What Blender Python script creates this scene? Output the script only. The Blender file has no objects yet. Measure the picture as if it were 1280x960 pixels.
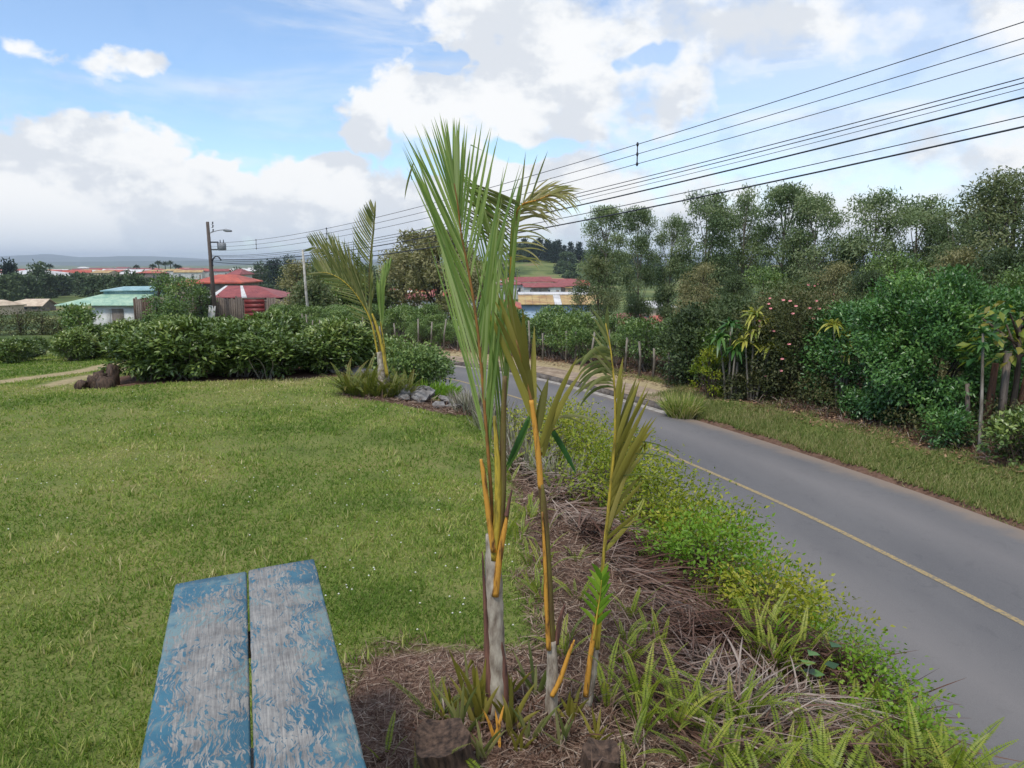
import bpy, math, random
import numpy as np
from mathutils import Vector
RNG = np.random.default_rng(7)
random.seed(7)
SC = bpy.context.scene
COL = SC.collection

# ------------------------------------------------------------------ camera
CAMZ = 1.9
PITCH = math.radians(9.17)
CP, SP = math.cos(PITCH), math.sin(PITCH)
cam = bpy.data.objects.new('camera', bpy.data.cameras.new('camera'))
COL.objects.link(cam)
cam.location = (0, 0, CAMZ)
cam.rotation_euler = (math.radians(90) - PITCH, 0, 0)
cam.data.sensor_width = 36
cam.data.lens = 36 * 960 / 1280
cam.data.clip_start = 0.05
cam.data.clip_end = 40000
SC.camera = cam

def ray(px, py):
    a = (px - 640) / 960; b = (py - 480) / 960
    return np.array([a, CP - b * SP, -SP - b * CP])
def at(px, py, y):          # a point of the place seen along a direction, at a given depth
    d = ray(px, py); k = y / d[1]
    return np.array([d[0] * k, y, CAMZ + d[2] * k])
def on(px, py, z):          # the same, on a given level
    d = ray(px, py); k = (z - CAMZ) / d[2]
    return np.array([d[0] * k, d[1] * k, z])

# ------------------------------------------------------------------ world
SUN_EL, SUN_AZ = math.radians(58), math.radians(215)     # azimuth measured clockwise from +Y
W = bpy.data.worlds.new('World'); SC.world = W; W.use_nodes = True
nt = W.node_tree; nt.nodes.clear()
def wn(t, **k):
    n = nt.nodes.new(t)
    for a, b in k.items(): setattr(n, a, b)
    return n
def wl(a, b): nt.links.new(a, b)
def wmath(op, a, b=None, c=None, clamp=False):
    n = wn('ShaderNodeMath', operation=op, use_clamp=clamp)
    for i, v in enumerate((a, b, c)):
        if v is None: continue
        if isinstance(v, (int, float)): n.inputs[i].default_value = v
        else: wl(v, n.inputs[i])
    return n.outputs[0]
tc = wn('ShaderNodeTexCoord')
sep = wn('ShaderNodeSeparateXYZ'); wl(tc.outputs['Generated'], sep.inputs[0])
az = wmath('ARCTAN2', sep.outputs[0], sep.outputs[1])
el = wmath('ARCSINE', sep.outputs[2])
pv = wn('ShaderNodeCombineXYZ'); wl(az, pv.inputs[0]); wl(el, pv.inputs[1])
P_ = pv.outputs[0]
def azel(px, py):
    d = ray(px, py); return math.atan2(d[0], d[1]), math.atan2(d[2], math.hypot(d[0], d[1]))
def noise(vec, scale, detail, rough=.55, dist=0., sx=1., sy=1., off=(0, 0, 0)):
    m = wn('ShaderNodeMapping'); wl(vec, m.inputs[0]); m.inputs['Scale'].default_value = (sx, sy, 1); m.inputs['Location'].default_value = off
    n = wn('ShaderNodeTexNoise'); wl(m.outputs[0], n.inputs['Vector'])
    n.inputs['Scale'].default_value = scale; n.inputs['Detail'].default_value = detail
    n.inputs['Roughness'].default_value = rough; n.inputs['Distortion'].default_value = dist
    return n.outputs[0]
# warp the layout a little so the cloud bodies are ragged
wx = noise(P_, 5.5, 4, .6, off=(3, 1, 0)); wy = noise(P_, 5.5, 4, .6, off=(9, 5, 2))
wc = wn('ShaderNodeCombineXYZ')
wl(wmath('MULTIPLY', wmath('SUBTRACT', wx, .5), .26), wc.inputs[0]); wl(wmath('MULTIPLY', wmath('SUBTRACT', wy, .5), .13), wc.inputs[1])
wa = wn('ShaderNodeVectorMath', operation='ADD'); wl(P_, wa.inputs[0]); wl(wc.outputs[0], wa.inputs[1])
PW = wa.outputs[0]
def blob(cx, cy, rx, ry):
    a, e = azel(cx, cy)
    s = wn('ShaderNodeVectorMath', operation='SUBTRACT'); wl(PW, s.inputs[0]); s.inputs[1].default_value = (a, e, 0)
    m = wn('ShaderNodeVectorMath', operation='MULTIPLY'); wl(s.outputs[0], m.inputs[0]); m.inputs[1].default_value = (960 / rx, 960 / ry, 0)
    l = wn('ShaderNodeVectorMath', operation='LENGTH'); wl(m.outputs[0], l.inputs[0])
    return wmath('SUBTRACT', 1., l.outputs['Value'])
def union(lst):
    o = None
    for q in lst:
        b = blob(*q[:4])
        if len(q) > 4: b = wmath('MULTIPLY', b, q[4])
        o = b if o is None else wmath('MAXIMUM', o, b)
    return wmath('MAXIMUM', o, -.6)
CLOUD_POS = [(20, 255, 260, 74), (110, 210, 110, 58), (330, 258, 240, 58), (92, 172, 40, 34), (250, 215, 50, 30), (390, 215, 60, 28), (560, 270, 300, 70),
             (430, 155, 70, 42), (540, 130, 130, 62), (700, 90, 230, 150), (640, 15, 130, 60), (940, 35, 330, 85),
             (1020, 280, 600, 110), (1260, 170, 230, 90), (860, 130, 90, 60), (88, 78, 50, 24, .42), (150, 84, 24, 16, .35), (1290, 20, 180, 60),
             (700, 225, 200, 60), (-420, 190, 300, 90), (1700, 60, 420, 260), (700, -420, 700, 260)]
CLOUD_NEG = [(975, 175, 110, 40), (705, 180, 55, 16), (822, 72, 36, 18), (548, 70, 44, 16), (1110, 110, 190, 22), (560, 215, 50, 12)]
pos = union(CLOUD_POS); neg = wmath('MAXIMUM', union(CLOUD_NEG), 0)
big = noise(P_, 2.2, 3, .5, off=(1.2, 4.4, 0))
fine = noise(P_, 15, 9, .58, dist=.15, sy=1.35)
side = wmath('MULTIPLY', wmath('SUBTRACT', wmath('ABSOLUTE', az), .7, None, True), 1.2)   # beyond the frame: broken cloud goes on
dens = wmath('ADD', pos, wmath('MULTIPLY', wmath('SUBTRACT', fine, .5), 1.5))
dens = wmath('ADD', dens, wmath('MULTIPLY', wmath('SUBTRACT', big, .47), side))
dens = wmath('SUBTRACT', dens, wmath('MULTIPLY', neg, 1.15))
mr = wn('ShaderNodeMapRange', interpolation_type='SMOOTHSTEP'); wl(dens, mr.inputs[0])
mr.inputs[1].default_value = .0
soft = wn('ShaderNodeMapRange'); wl(az, soft.inputs[0]); soft.inputs[1].default_value = -.2; soft.inputs[2].default_value = .35; soft.inputs[3].default_value = .3; soft.inputs[4].default_value = 1.0
wl(soft.outputs[0], mr.inputs[2])
mask = mr.outputs[0]
# thin veil
veil = noise(P_, 5, 6, .6, dist=.6, sx=.6, sy=2.6, off=(2, 2, 1))
mv = wn('ShaderNodeMapRange', interpolation_type='SMOOTHSTEP'); wl(veil, mv.inputs[0]); mv.inputs[1].default_value = .44; mv.inputs[2].default_value = .75; mv.inputs[3].default_value = .06; mv.inputs[4].default_value = .62
right = wn('ShaderNodeMapRange'); wl(az, right.inputs[0]); right.inputs[1].default_value = -.1; right.inputs[2].default_value = .5; right.inputs[3].default_value = .02; right.inputs[4].default_value = .42
mask2 = wmath('MAXIMUM', mask, wmath('ADD', mv.outputs[0], right.outputs[0], None, True))
# modelling of the clouds: bright crests, greyer undersides
f2 = noise(P_, 15, 9, .58, dist=.15, sy=1.35, off=(0, -.32, 0))
g1 = noise(P_, 6, 7, .55, sy=1.6, off=(.4, 0, 0)); g2 = noise(P_, 6, 7, .55, sy=1.6, off=(.4, -.12, 0))
h1 = noise(P_, 13, 7, .6, sy=1.5, off=(.9, 0, 0)); h2 = noise(P_, 13, 7, .6, sy=1.5, off=(.9, -.08, 0))
sh = wmath('ADD', wmath('MULTIPLY', wmath('SUBTRACT', g1, g2), 5.0), wmath('MULTIPLY', wmath('SUBTRACT', h1, h2), 3.2))
sh = wmath('ADD', sh, wmath('MULTIPLY', wmath('SUBTRACT', .35, dens), .3))
ms = wn('ShaderNodeMapRange', interpolation_type='SMOOTHSTEP'); wl(sh, ms.inputs[0]); ms.inputs[1].default_value = -.75; ms.inputs[2].default_value = .32
cc = wn('ShaderNodeValToRGB'); wl(ms.outputs[0], cc.inputs[0])
cc.color_ramp.elements[0].color = (5.2, 5.5, 5.95, 1); cc.color_ramp.elements[0].position = 0
cc.color_ramp.elements[1].color = (6.75, 6.85, 6.95, 1); cc.color_ramp.elements[1].position = 1
e_ = cc.color_ramp.elements.new(.5); e_.color = (6.15, 6.35, 6.6, 1)
sky = wn('ShaderNodeTexSky', sky_type='NISHITA'); sky.sun_disc = False
sky.sun_elevation = SUN_EL; sky.sun_rotation = SUN_AZ; sky.altitude = 1100; sky.air_density = 1.0; sky.dust_density = 1.2; sky.ozone_density = 1.5
skg = wn('ShaderNodeMixRGB', blend_type='MULTIPLY'); skg.inputs[0].default_value = 1; wl(sky.outputs[0], skg.inputs[1]); skg.inputs[2].default_value = (1.2, 1.35, 1.45, 1)
m1 = wn('ShaderNodeMixRGB'); wl(mask2, m1.inputs[0]); wl(skg.outputs[0], m1.inputs[1]); wl(cc.outputs[0], m1.inputs[2])
# distant haze band low over the horizon
mh = wn('ShaderNodeMapRange', interpolation_type='SMOOTHSTEP'); wl(el, mh.inputs[0])
mh.inputs[1].default_value = -.02; mh.inputs[2].default_value = .075; mh.inputs[3].default_value = .85; mh.inputs[4].default_value = 0
m2 = wn('ShaderNodeMixRGB'); wl(mh.outputs[0], m2.inputs[0]); wl(m1.outputs[0], m2.inputs[1]); m2.inputs[2].default_value = (4.0, 4.75, 5.7, 1)
bg = wn('ShaderNodeBackground'); wl(m2.outputs[0], bg.inputs[0]); bg.inputs[1].default_value = .1
wo = wn('ShaderNodeOutputWorld'); wl(bg.outputs[0], wo.inputs[0])
W.cycles.sampling_method = 'MANUAL'; W.cycles.sample_map_resolution = 1024

# ------------------------------------------------------------------ sun, exposure
sl = bpy.data.lights.new('sun', 'SUN'); sl.energy = 2.0; sl.angle = math.radians(10); sl.color = (1, .95, .88)
so = bpy.data.objects.new('sun', sl); COL.objects.link(so)
sd = Vector((math.sin(SUN_AZ) * math.cos(SUN_EL), math.cos(SUN_AZ) * math.cos(SUN_EL), math.sin(SUN_EL)))
so.rotation_euler = sd.to_track_quat('Z', 'Y').to_euler()
so.location = (0, 0, 30)
SC.view_settings.view_transform = 'Standard'; SC.view_settings.look = 'None'
SC.view_settings.exposure = .55; SC.view_settings.gamma = 1
SC.cycles.max_bounces = 6; SC.cycles.transparent_max_bounces = 4; SC.cycles.transmission_bounces = 3
SC.cycles.diffuse_bounces = 3; SC.cycles.glossy_bounces = 2; SC.cycles.volume_bounces = 0
SC.cycles.use_denoising = True

# ------------------------------------------------------------------ materials
MATS = {}
def srgb(r, g, b):
    f = lambda v: (v / 255 / 12.92) if v / 255 < .04045 else ((v / 255 + .055) / 1.055) ** 2.4
    return (f(r), f(g), f(b), 1)
class NT:
    def __init__(s, name):
        s.m = bpy.data.materials.new(name); s.m.use_nodes = True; s.t = s.m.node_tree; s.t.nodes.clear()
        s.out = s.t.nodes.new('ShaderNodeOutputMaterial'); s.b = s.t.nodes.new('ShaderNodeBsdfPrincipled')
        s.l(s.b.outputs[0], s.out.inputs[0]); s.tc = s.t.nodes.new('ShaderNodeTexCoord')
    def l(s, a, b): s.t.links.new(a, b)
    def n(s, t, **k):
        n = s.t.nodes.new(t)
        for a, b in k.items(): setattr(n, a, b)
        return n
    def noise(s, scale, detail=5, rough=.55, dist=0, vec=None, sc=(1, 1, 1), rot=(0, 0, 0)):
        mp = s.n('ShaderNodeMapping'); s.l(vec or s.tc.outputs['Object'], mp.inputs[0]); mp.inputs['Scale'].default_value = sc; mp.inputs['Rotation'].default_value = rot
        n = s.n('ShaderNodeTexNoise'); s.l(mp.outputs[0], n.inputs['Vector'])
        n.inputs['Scale'].default_value = scale; n.inputs['Detail'].default_value = detail; n.inputs['Roughness'].default_value = rough; n.inputs['Distortion'].default_value = dist
        return n.outputs[0]
    def ramp(s, fac, stops):
        r = s.n('ShaderNodeValToRGB'); s.l(fac, r.inputs[0]); e = r.color_ramp.elements
        e[0].position, e[0].color = stops[0]; e[1].position, e[1].color = stops[-1]
        for p, c in stops[1:-1]:
            x = e.new(p); x.color = c
        return r.outputs[0]
    def mix(s, f, a, b, mode='MIX'):
        m = s.n('ShaderNodeMixRGB', blend_type=mode)
        for i, v in enumerate((f, a, b)):
            if isinstance(v, (int, float)): m.inputs[i].default_value = v
            elif isinstance(v, tuple): m.inputs[i].default_value = v
            else: s.l(v, m.inputs[i])
        return m.outputs[0]
    def math(s, op, a, b=0., clamp=False):
        m = s.n('ShaderNodeMath', operation=op, use_clamp=clamp)
        for i, v in enumerate((a, b)):
            if isinstance(v, (int, float)): m.inputs[i].default_value = v
            else: s.l(v, m.inputs[i])
        return m.outputs[0]
    def attr(s, name):
        a = s.n('ShaderNodeAttribute'); a.attribute_name = name; return a.outputs['Fac']
    def step(s, v, lo, hi):
        m = s.n('ShaderNodeMapRange', interpolation_type='SMOOTHSTEP'); s.l(v, m.inputs[0]); m.inputs[1].default_value = lo; m.inputs[2].default_value = hi
        return m.outputs[0]
    def bump(s, h, strength=.3, dist=.02):
        b = s.n('ShaderNodeBump'); s.l(h, b.inputs['Height']); b.inputs['Strength'].default_value = strength; b.inputs['Distance'].default_value = dist
        s.l(b.outputs[0], s.b.inputs['Normal'])
    def base(s, c, rough=.8, spec=.3):
        if isinstance(c, tuple): s.b.inputs['Base Color'].default_value = c
        else: s.l(c, s.b.inputs['Base Color'])
        s.b.inputs['Roughness'].default_value = rough; s.b.inputs['Specular IOR Level'].default_value = spec
    def translucent(s, c, f):
        t = s.n('ShaderNodeBsdfTranslucent')
        if isinstance(c, tuple): t.inputs[0].default_value = c
        else: s.l(c, t.inputs[0])
        m = s.n('ShaderNodeMixShader'); m.inputs[0].default_value = f
        s.l(s.b.outputs[0], m.inputs[1]); s.l(t.outputs[0], m.inputs[2]); s.l(m.outputs[0], s.out.inputs[0])

def leaf_mat(name, stops, rough=.5, spec=.35, trans=.3, nscale=1.5, namp=.35, objvar=.15):
    """stops: list of sRGB triples over the per-leaf random number"""
    n = NT(name)
    r = n.attr('rnd')
    big = n.noise(nscale, 3)
    oi = n.n('ShaderNodeObjectInfo')
    f = n.math('ADD', r, n.math('MULTIPLY', n.math('SUBTRACT', big, .5), namp * 2))
    f = n.math('ADD', f, n.math('MULTIPLY', n.math('SUBTRACT', oi.outputs['Random'], .5), objvar), True)
    k = len(stops) - 1
    c = n.ramp(f, [(i / k, srgb(*q)) for i, q in enumerate(stops)])
    n.base(c, rough, spec)
    if trans: n.translucent(n.mix(1., c, (1.15, 1.2, .6, 1), 'MULTIPLY'), trans)
    return n.m
def plain_mat(name, a, b=None, scale=6, rough=.8, spec=.3, detail=6, sc=(1, 1, 1), bump=.25, bdist=.01, lo=.35, hi=.65):
    n = NT(name)
    if b is None: b = tuple(int(v * .8) for v in a)
    f = n.noise(scale, detail, .6, sc=sc)
    n.base(n.ramp(f, [(lo, srgb(*b)), (hi, srgb(*a))]), rough, spec)
    if bump: n.bump(f, bump, bdist)
    return n.m

# ground
n = NT('ground_soil_and_turf')
f1 = n.noise(.55, 5, .6); f2 = n.noise(3.2, 6, .65); f3 = n.noise(45, 4, .7); f4 = n.noise(.12, 3)
turf = n.ramp(n.math('ADD', n.math('MULTIPLY', f1, .6), n.math('MULTIPLY', f2, .4)), [(.34, srgb(86, 98, 48)), (.48, srgb(112, 120, 64)), (.6, srgb(128, 126, 76)), (.72, srgb(146, 134, 96))])
turf = n.mix(.6, turf, n.ramp(f3, [(.3, (.35, .35, .35, 1)), (.7, (1.3, 1.3, 1.3, 1))]), 'MULTIPLY')
mul = n.ramp(n.noise(60, 5, .7, dist=1.2), [(.3, srgb(58, 42, 34)), (.5, srgb(112, 88, 76)), (.7, srgb(158, 138, 122))])
mul = n.mix(.6, mul, n.ramp(f2, [(.3, (.5, .46, .44, 1)), (.7, (1.25, 1.2, 1.15, 1))]), 'MULTIPLY')
c = n.mix(n.step(n.math('ADD', n.attr('mulch'), n.math('MULTIPLY', n.math('SUBTRACT', f2, .5), .9)), .38, .62), turf, mul)
pth = n.ramp(n.noise(9, 5, .6), [(.3, srgb(140, 124, 92)), (.7, srgb(176, 160, 124))])
c = n.mix(n.step(n.math('ADD', n.attr('path'), n.math('MULTIPLY', n.math('SUBTRACT', f2, .5), .9)), .3, .75), c, pth)
soil = n.ramp(n.noise(14, 6, .7), [(.3, srgb(74, 54, 44)), (.7, srgb(124, 98, 82))])
c = n.mix(n.step(n.math('ADD', n.attr('soil'), n.math('MULTIPLY', n.math('SUBTRACT', f2, .5), .8)), .35, .65), c, soil)
fg = n.ramp(n.noise(.035, 7, .62), [(.3, srgb(48, 66, 40)), (.47, srgb(78, 92, 52)), (.56, srgb(112, 120, 70)), (.68, srgb(128, 112, 84)), (.8, srgb(150, 132, 110))])
c = n.mix(n.attr('far'), c, fg)
n.base(c, .95, .1); n.bump(f3, .5, .02)
MATS['ground'] = n.m
# asphalt
n = NT('worn_asphalt')
lat = n.attr('lat')
g = n.ramp(n.noise(160, 3, .8), [(.3, srgb(86, 85, 85)), (.7, srgb(117, 115, 114))])
g = n.mix(.5, g, n.ramp(n.noise(.9, 5, .6, sc=(1, .25, 1), rot=(0, 0, .35)), [(.3, (.72, .72, .75, 1)), (.7, (1.2, 1.18, 1.16, 1))]), 'MULTIPLY')
g = n.mix(n.math('MULTIPLY', n.step(n.noise(2.2, 8, .75, 1.5), .56, .6), .18), g, srgb(70, 70, 72))
wv = n.math('ABSOLUTE', n.math('SUBTRACT', n.math('ABSOLUTE', lat), 1.35))
g = n.mix(n.math('SUBTRACT', .32, n.math('MULTIPLY', wv, .4), True), g, srgb(136, 130, 126))
ed = n.step(n.math('ADD', n.math('ABSOLUTE', lat), n.math('MULTIPLY', n.math('SUBTRACT', n.noise(1.6, 5, .7), .5), .8)), 2.0, 2.65)
g = n.mix(n.math('MULTIPLY', ed, .75), g, srgb(140, 122, 104))
n.base(g, .8, .3); n.bump(n.noise(220, 2, .7), .35, .004)
MATS['asphalt'] = n.m
n = NT('worn_yellow_paint'); f = n.noise(26, 8, .8)
n.base(n.ramp(f, [(.42, srgb(112, 108, 102)), (.52, srgb(158, 138, 96)), (.7, srgb(176, 150, 98))]), .75); MATS['paint'] = n.m
MATS['concrete'] = plain_mat('weathered_concrete', (176, 170, 160), (120, 112, 102), 7, bump=.3)
MATS['kerb'] = plain_mat('dirty_kerb_concrete', (120, 112, 104), (70, 62, 56), 5, bump=.3)
MATS['earth'] = plain_mat('packed_earth_path', (168, 150, 128), (122, 104, 86), 3.5, bump=.4, rough=.95)
# peeling blue paint
def paint(name, seed, wear, rot, cen, rad):
    n = NT(name); v = n.tc.outputs['Object']
    mp = n.n('ShaderNodeMapping'); n.l(v, mp.inputs[0]); mp.inputs['Location'].default_value = (seed, seed * 2, 0)
    V = mp.outputs[0]
    wp = n.n('ShaderNodeTexNoise'); n.l(V, wp.inputs['Vector']); wp.inputs['Scale'].default_value = 9; wp.inputs['Detail'].default_value = 3
    w2 = n.n('ShaderNodeVectorMath', operation='MULTIPLY'); n.l(wp.outputs['Color'], w2.inputs[0]); w2.inputs[1].default_value = (.09, .16, 0)
    w3 = n.n('ShaderNodeVectorMath', operation='ADD'); n.l(V, w3.inputs[0]); n.l(w2.outputs[0], w3.inputs[1]); VW = w3.outputs[0]
    a = n.noise(48, 5, .7, .6, vec=VW, sc=(2.2, .42, 1), rot=(0, 0, rot))
    fi = n.noise(95, 2, .5, .5, vec=VW, sc=(1.8, .35, 1), rot=(0, 0, -rot * .6))
    b = n.noise(6.5, 4, .6, .5, vec=V)
    d = n.n('ShaderNodeVectorMath', operation='SUBTRACT'); n.l(v, d.inputs[0]); d.inputs[1].default_value = cen
    d2 = n.n('ShaderNodeVectorMath', operation='MULTIPLY'); n.l(d.outputs[0], d2.inputs[0]); d2.inputs[1].default_value = (1 / rad[0], 1 / rad[1], 0)
    d3 = n.n('ShaderNodeVectorMath', operation='LENGTH'); n.l(d2.outputs[0], d3.inputs[0])
    worn = n.math('SUBTRACT', .16, n.math('MULTIPLY', n.step(d3.outputs['Value'], .1, 1.6), .22))
    m = n.math('ADD', n.math('MULTIPLY', a, .95), n.math('MULTIPLY', b, .42)); m = n.math('ADD', n.math('ADD', m, n.math('MULTIPLY', fi, .6)), worn)
    k = n.step(m, wear - .045, wear + .045)
    blue = n.ramp(n.noise(7, 5, .6, vec=V), [(.3, srgb(38, 82, 102)), (.7, srgb(62, 108, 124))])
    teal = n.step(n.noise(5, 4, .6, vec=V), .5, .62)
    blue = n.mix(n.math('MULTIPLY', teal, .75), blue, srgb(118, 136, 132))
    grain = n.noise(60, 6, .7, .4, vec=V, sc=(3, .12, 1))
    wood = n.ramp(n.math('ADD', n.math('MULTIPLY', grain, .55), n.math('MULTIPLY', n.noise(12, 6, .7, vec=V), .45)), [(.36, srgb(92, 90, 88)), (.5, srgb(128, 126, 122)), (.64, srgb(158, 154, 146))])
    n.base(n.mix(k, blue, wood), .6, .3); n.l(n.mix(k, (.45, .45, .45, 1), (.85, .85, .85, 1)), n.b.inputs['Roughness'])
    n.bump(n.math('ADD', n.math('MULTIPLY', k, -.5), n.math('MULTIPLY', grain, .4)), .5, .002)
    return n.m
MATS['plank_a'] = paint('peeling_blue_paint_worn_grey', 1.3, 1.025, .25, (-.11, -.62, 0), (.11, .5))
MATS['plank_b'] = paint('peeling_blue_paint_streaked', 5.7, 1.01, .75, (.06, -.5, 0), (.12, 1.0))
MATS['wood_old'] = plain_mat('old_grey_timber', (128, 116, 104), (78, 68, 60), 12, sc=(6, 6, .5), bump=.5)
MATS['wood_red'] = plain_mat('brown_timber', (112, 78, 58), (66, 44, 34), 12, sc=(6, 6, .5), bump=.5)
MATS['bark_pale'] = plain_mat('pale_bark', (150, 142, 128), (88, 80, 68), 5, sc=(2, 2, .5), bump=.4)
MATS['bark_dark'] = plain_mat('dark_bark', (92, 78, 64), (48, 40, 34), 6, sc=(2, 2, .5), bump=.5)
MATS['stump'] = plain_mat('fibrous_stump', (100, 80, 66), (44, 34, 28), 14, sc=(3, 3, .6), bump=.8, bdist=.02)
MATS['palm_trunk'] = plain_mat('palm_stem_pale', (184, 174, 156), (112, 98, 84), 16, sc=(2, 2, .7), bump=.4, bdist=.004)
MATS['palm_orange'] = plain_mat('palm_stalk_orange', (196, 142, 56), (96, 64, 34), 30, sc=(2, 2, .35), rough=.6, bump=.4, bdist=.003, lo=.36, hi=.5)
MATS['palm_yellow'] = plain_mat('palm_stalk_yellow', (180, 156, 56), (108, 98, 40), 26, sc=(2, 2, .35), rough=.6, bump=.4, bdist=.003, lo=.38, hi=.55)
MATS['palm_olive'] = plain_mat('palm_stalk_olive', (112, 104, 46), (84, 62, 44), 18, sc=(3, 3, .3), rough=.6, bump=.2, bdist=.003)
MATS['palm_brown'] = plain_mat('palm_sheath_brown', (126, 88, 72), (70, 50, 46), 22, sc=(4, 4, .25), bump=.5, bdist=.004)
MATS['rachis'] = plain_mat('rachis_reddish', (150, 104, 52), (112, 84, 46), 20, rough=.5, bump=.1)
MATS['leaflet_a'] = leaf_mat('palm_leaflet_green', [(106, 132, 64), (130, 154, 80), (152, 170, 98), (172, 184, 126)], .42, .45, .42, 2, .2, .1)
MATS['leaflet_y'] = leaf_mat('palm_leaflet_yellow_olive', [(98, 96, 40), (120, 114, 46), (142, 134, 58), (160, 148, 80)], .45, .4, .35, 2, .3, .1)
MATS['leaflet_d'] = leaf_mat('palm_leaflet_dry', [(134, 136, 84), (160, 154, 100), (184, 174, 124), (140, 128, 92)], .7, .2, .3, 2, .3, .1)
MATS['leaflet_m'] = leaf_mat('palm_leaflet_dull_green', [(88, 98, 54), (110, 118, 66), (132, 134, 82), (154, 150, 104)], .5, .3, .35, 2, .3, .1)
MATS['grass'] = leaf_mat('grass_blade', [(92, 118, 46), (120, 144, 60), (148, 160, 80), (174, 170, 106), (200, 186, 142)], .6, .2, .3, .55, .42, 0)
MATS['grass_verge'] = leaf_mat('grass_blade_verge', [(88, 110, 50), (116, 132, 68), (144, 146, 90), (170, 158, 116)], .6, .2, .3, .7, .4, 0)
MATS['straw'] = leaf_mat('dry_straw', [(70, 50, 40), (106, 83, 69), (136, 114, 98), (170, 152, 134)], .85, .1, .1, 2, .3, 0)
MATS['frond_dry'] = leaf_mat('dead_frond', [(58, 40, 32), (90, 64, 52), (112, 88, 76), (134, 116, 104), (162, 148, 136)], .8, .15, .1, 1.2, .35, 0)
MATS['fern'] = leaf_mat('sword_fern', [(72, 94, 30), (104, 124, 38), (136, 152, 50), (166, 164, 72)], .45, .35, .4, 1.5, .25, .5)
MATS['fern_dark'] = leaf_mat('sword_fern_dark', [(54, 72, 26), (78, 96, 34), (112, 118, 48), (122, 104, 56)], .5, .3, .3, 1.5, .3, .3)
MATS['strap'] = leaf_mat('strap_leaf_bright', [(84, 120, 30), (112, 148, 44), (142, 168, 60)], .45, .3, .4, 1.5, .3, .2)
MATS['coffee'] = leaf_mat('coffee_leaf', [(58, 76, 34), (82, 104, 48), (108, 128, 60), (148, 158, 86)], .34, .5, .15, 1.3, .3, .15)
MATS['coffee_far'] = leaf_mat('roadside_coffee_leaf', [(54, 78, 40), (80, 106, 50), (106, 130, 64), (134, 150, 82)], .4, .5, .2, 1.0, .3, .2)
MATS['bankleaf'] = leaf_mat('yellow_green_shrub_leaf', [(76, 100, 24), (112, 130, 32), (146, 152, 42), (172, 166, 62)], .45, .35, .35, 2, .35, .3)
MATS['citrus'] = leaf_mat('glossy_green_leaf', [(42, 72, 38), (62, 100, 50), (86, 126, 60), (122, 154, 78)], .35, .5, .25, .9, .3, .1)
MATS['euc'] = leaf_mat('eucalyptus_leaf', [(74, 92, 62), (98, 116, 78), (120, 136, 94), (150, 158, 118)], .55, .3, .3, .5, .25, .25)
MATS['midtree'] = leaf_mat('dense_tree_leaf', [(56, 70, 44), (74, 90, 54), (94, 108, 66), (118, 122, 82)], .55, .3, .2, .6, .3, .5)
MATS['raintree'] = leaf_mat('olive_tree_leaf', [(96, 96, 64), (122, 120, 80), (144, 140, 100), (162, 156, 118)], .6, .2, .25, .3, .35, .2)
MATS['fartree'] = leaf_mat('distant_tree_leaf', [(56, 70, 50), (72, 88, 60), (90, 104, 72)], .7, .1, .1, .1, .3, .5)
MATS['conifer'] = leaf_mat('conifer_needles', [(28, 44, 36), (38, 56, 44), (52, 68, 52)], .7, .1, .05, .1, .3, .3)
MATS['drac'] = leaf_mat('yellow_striped_leaf', [(112, 128, 46), (158, 160, 66), (196, 190, 96)], .4, .4, .35, 3, .3, .2)
MATS['dracg'] = leaf_mat('green_strap_leaf', [(40, 76, 34), (60, 102, 44), (96, 128, 58)], .4, .4, .3, 3, .3, .2)
MATS['hib'] = leaf_mat('hibiscus_leaf', [(44, 54, 32), (66, 74, 42), (90, 94, 54), (112, 104, 70)], .55, .3, .25, 1.2, .3, .1)
MATS['pink'] = plain_mat('pink_petal', (226, 150, 146), (204, 116, 118), 9, bump=0, rough=.6)
MATS['white_fl'] = plain_mat('white_petal', (224, 222, 206), (190, 188, 170), 9, bump=0)
MATS['greyshrub'] = leaf_mat('grey_dry_stem', [(96, 88, 76), (134, 128, 112), (160, 156, 140), (112, 118, 78)], .8, .15, .1, 2, .3, .2)
MATS['fallen'] = leaf_mat('fallen_leaf', [(96, 68, 50), (140, 104, 78), (178, 146, 116), (120, 96, 60)], .8, .15, .1, 2, .3, 0)
MATS['stone'] = plain_mat('grey_stone', (142, 138, 134), (92, 88, 84), 9, bump=.6, bdist=.02)
MATS['metal_grey'] = plain_mat('galvanised_metal', (150, 152, 154), (112, 114, 116), 8, rough=.5, bump=.1)
MATS['metal_dark'] = plain_mat('dark_metal', (62, 62, 64), (44, 44, 46), 8, rough=.6, bump=.1)
MATS['pole'] = plain_mat('creosoted_pole', (104, 92, 84), (64, 56, 52), 8, sc=(4, 4, .3), bump=.4)
MATS['pole_white'] = plain_mat('whitewashed_pole', (190, 186, 176), (140, 134, 122), 5, bump=.2)
MATS['wire'] = plain_mat('black_cable', (54, 56, 62), (38, 40, 46), 5, rough=.6, bump=0)
def tin(name, a, b, s=2.2):
    n = NT(name); f = n.noise(s, 6, .65, .3); st = n.noise(1.2, 3, .5, sc=(6, 6, .4))
    c = n.ramp(n.math('ADD', n.math('MULTIPLY', f, .7), n.math('MULTIPLY', st, .3)), [(.4, srgb(*b)), (.58, srgb(*a))])
    n.base(c, .55, .4); return n.m
MATS['tin_green'] = tin('pale_green_roofing', (168, 192, 164), (124, 160, 140), 1.2)
MATS['tin_teal'] = tin('teal_roofing', (160, 186, 186), (110, 146, 150), 1.2)
MATS['tin_red'] = tin('red_roofing', (152, 78, 74), (120, 56, 56), .8)
MATS['tin_orange'] = tin('orange_red_roofing', (186, 90, 66), (150, 70, 56), .8)
MATS['tin_white'] = tin('white_roofing', (214, 212, 208), (180, 176, 172), .8)
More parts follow.
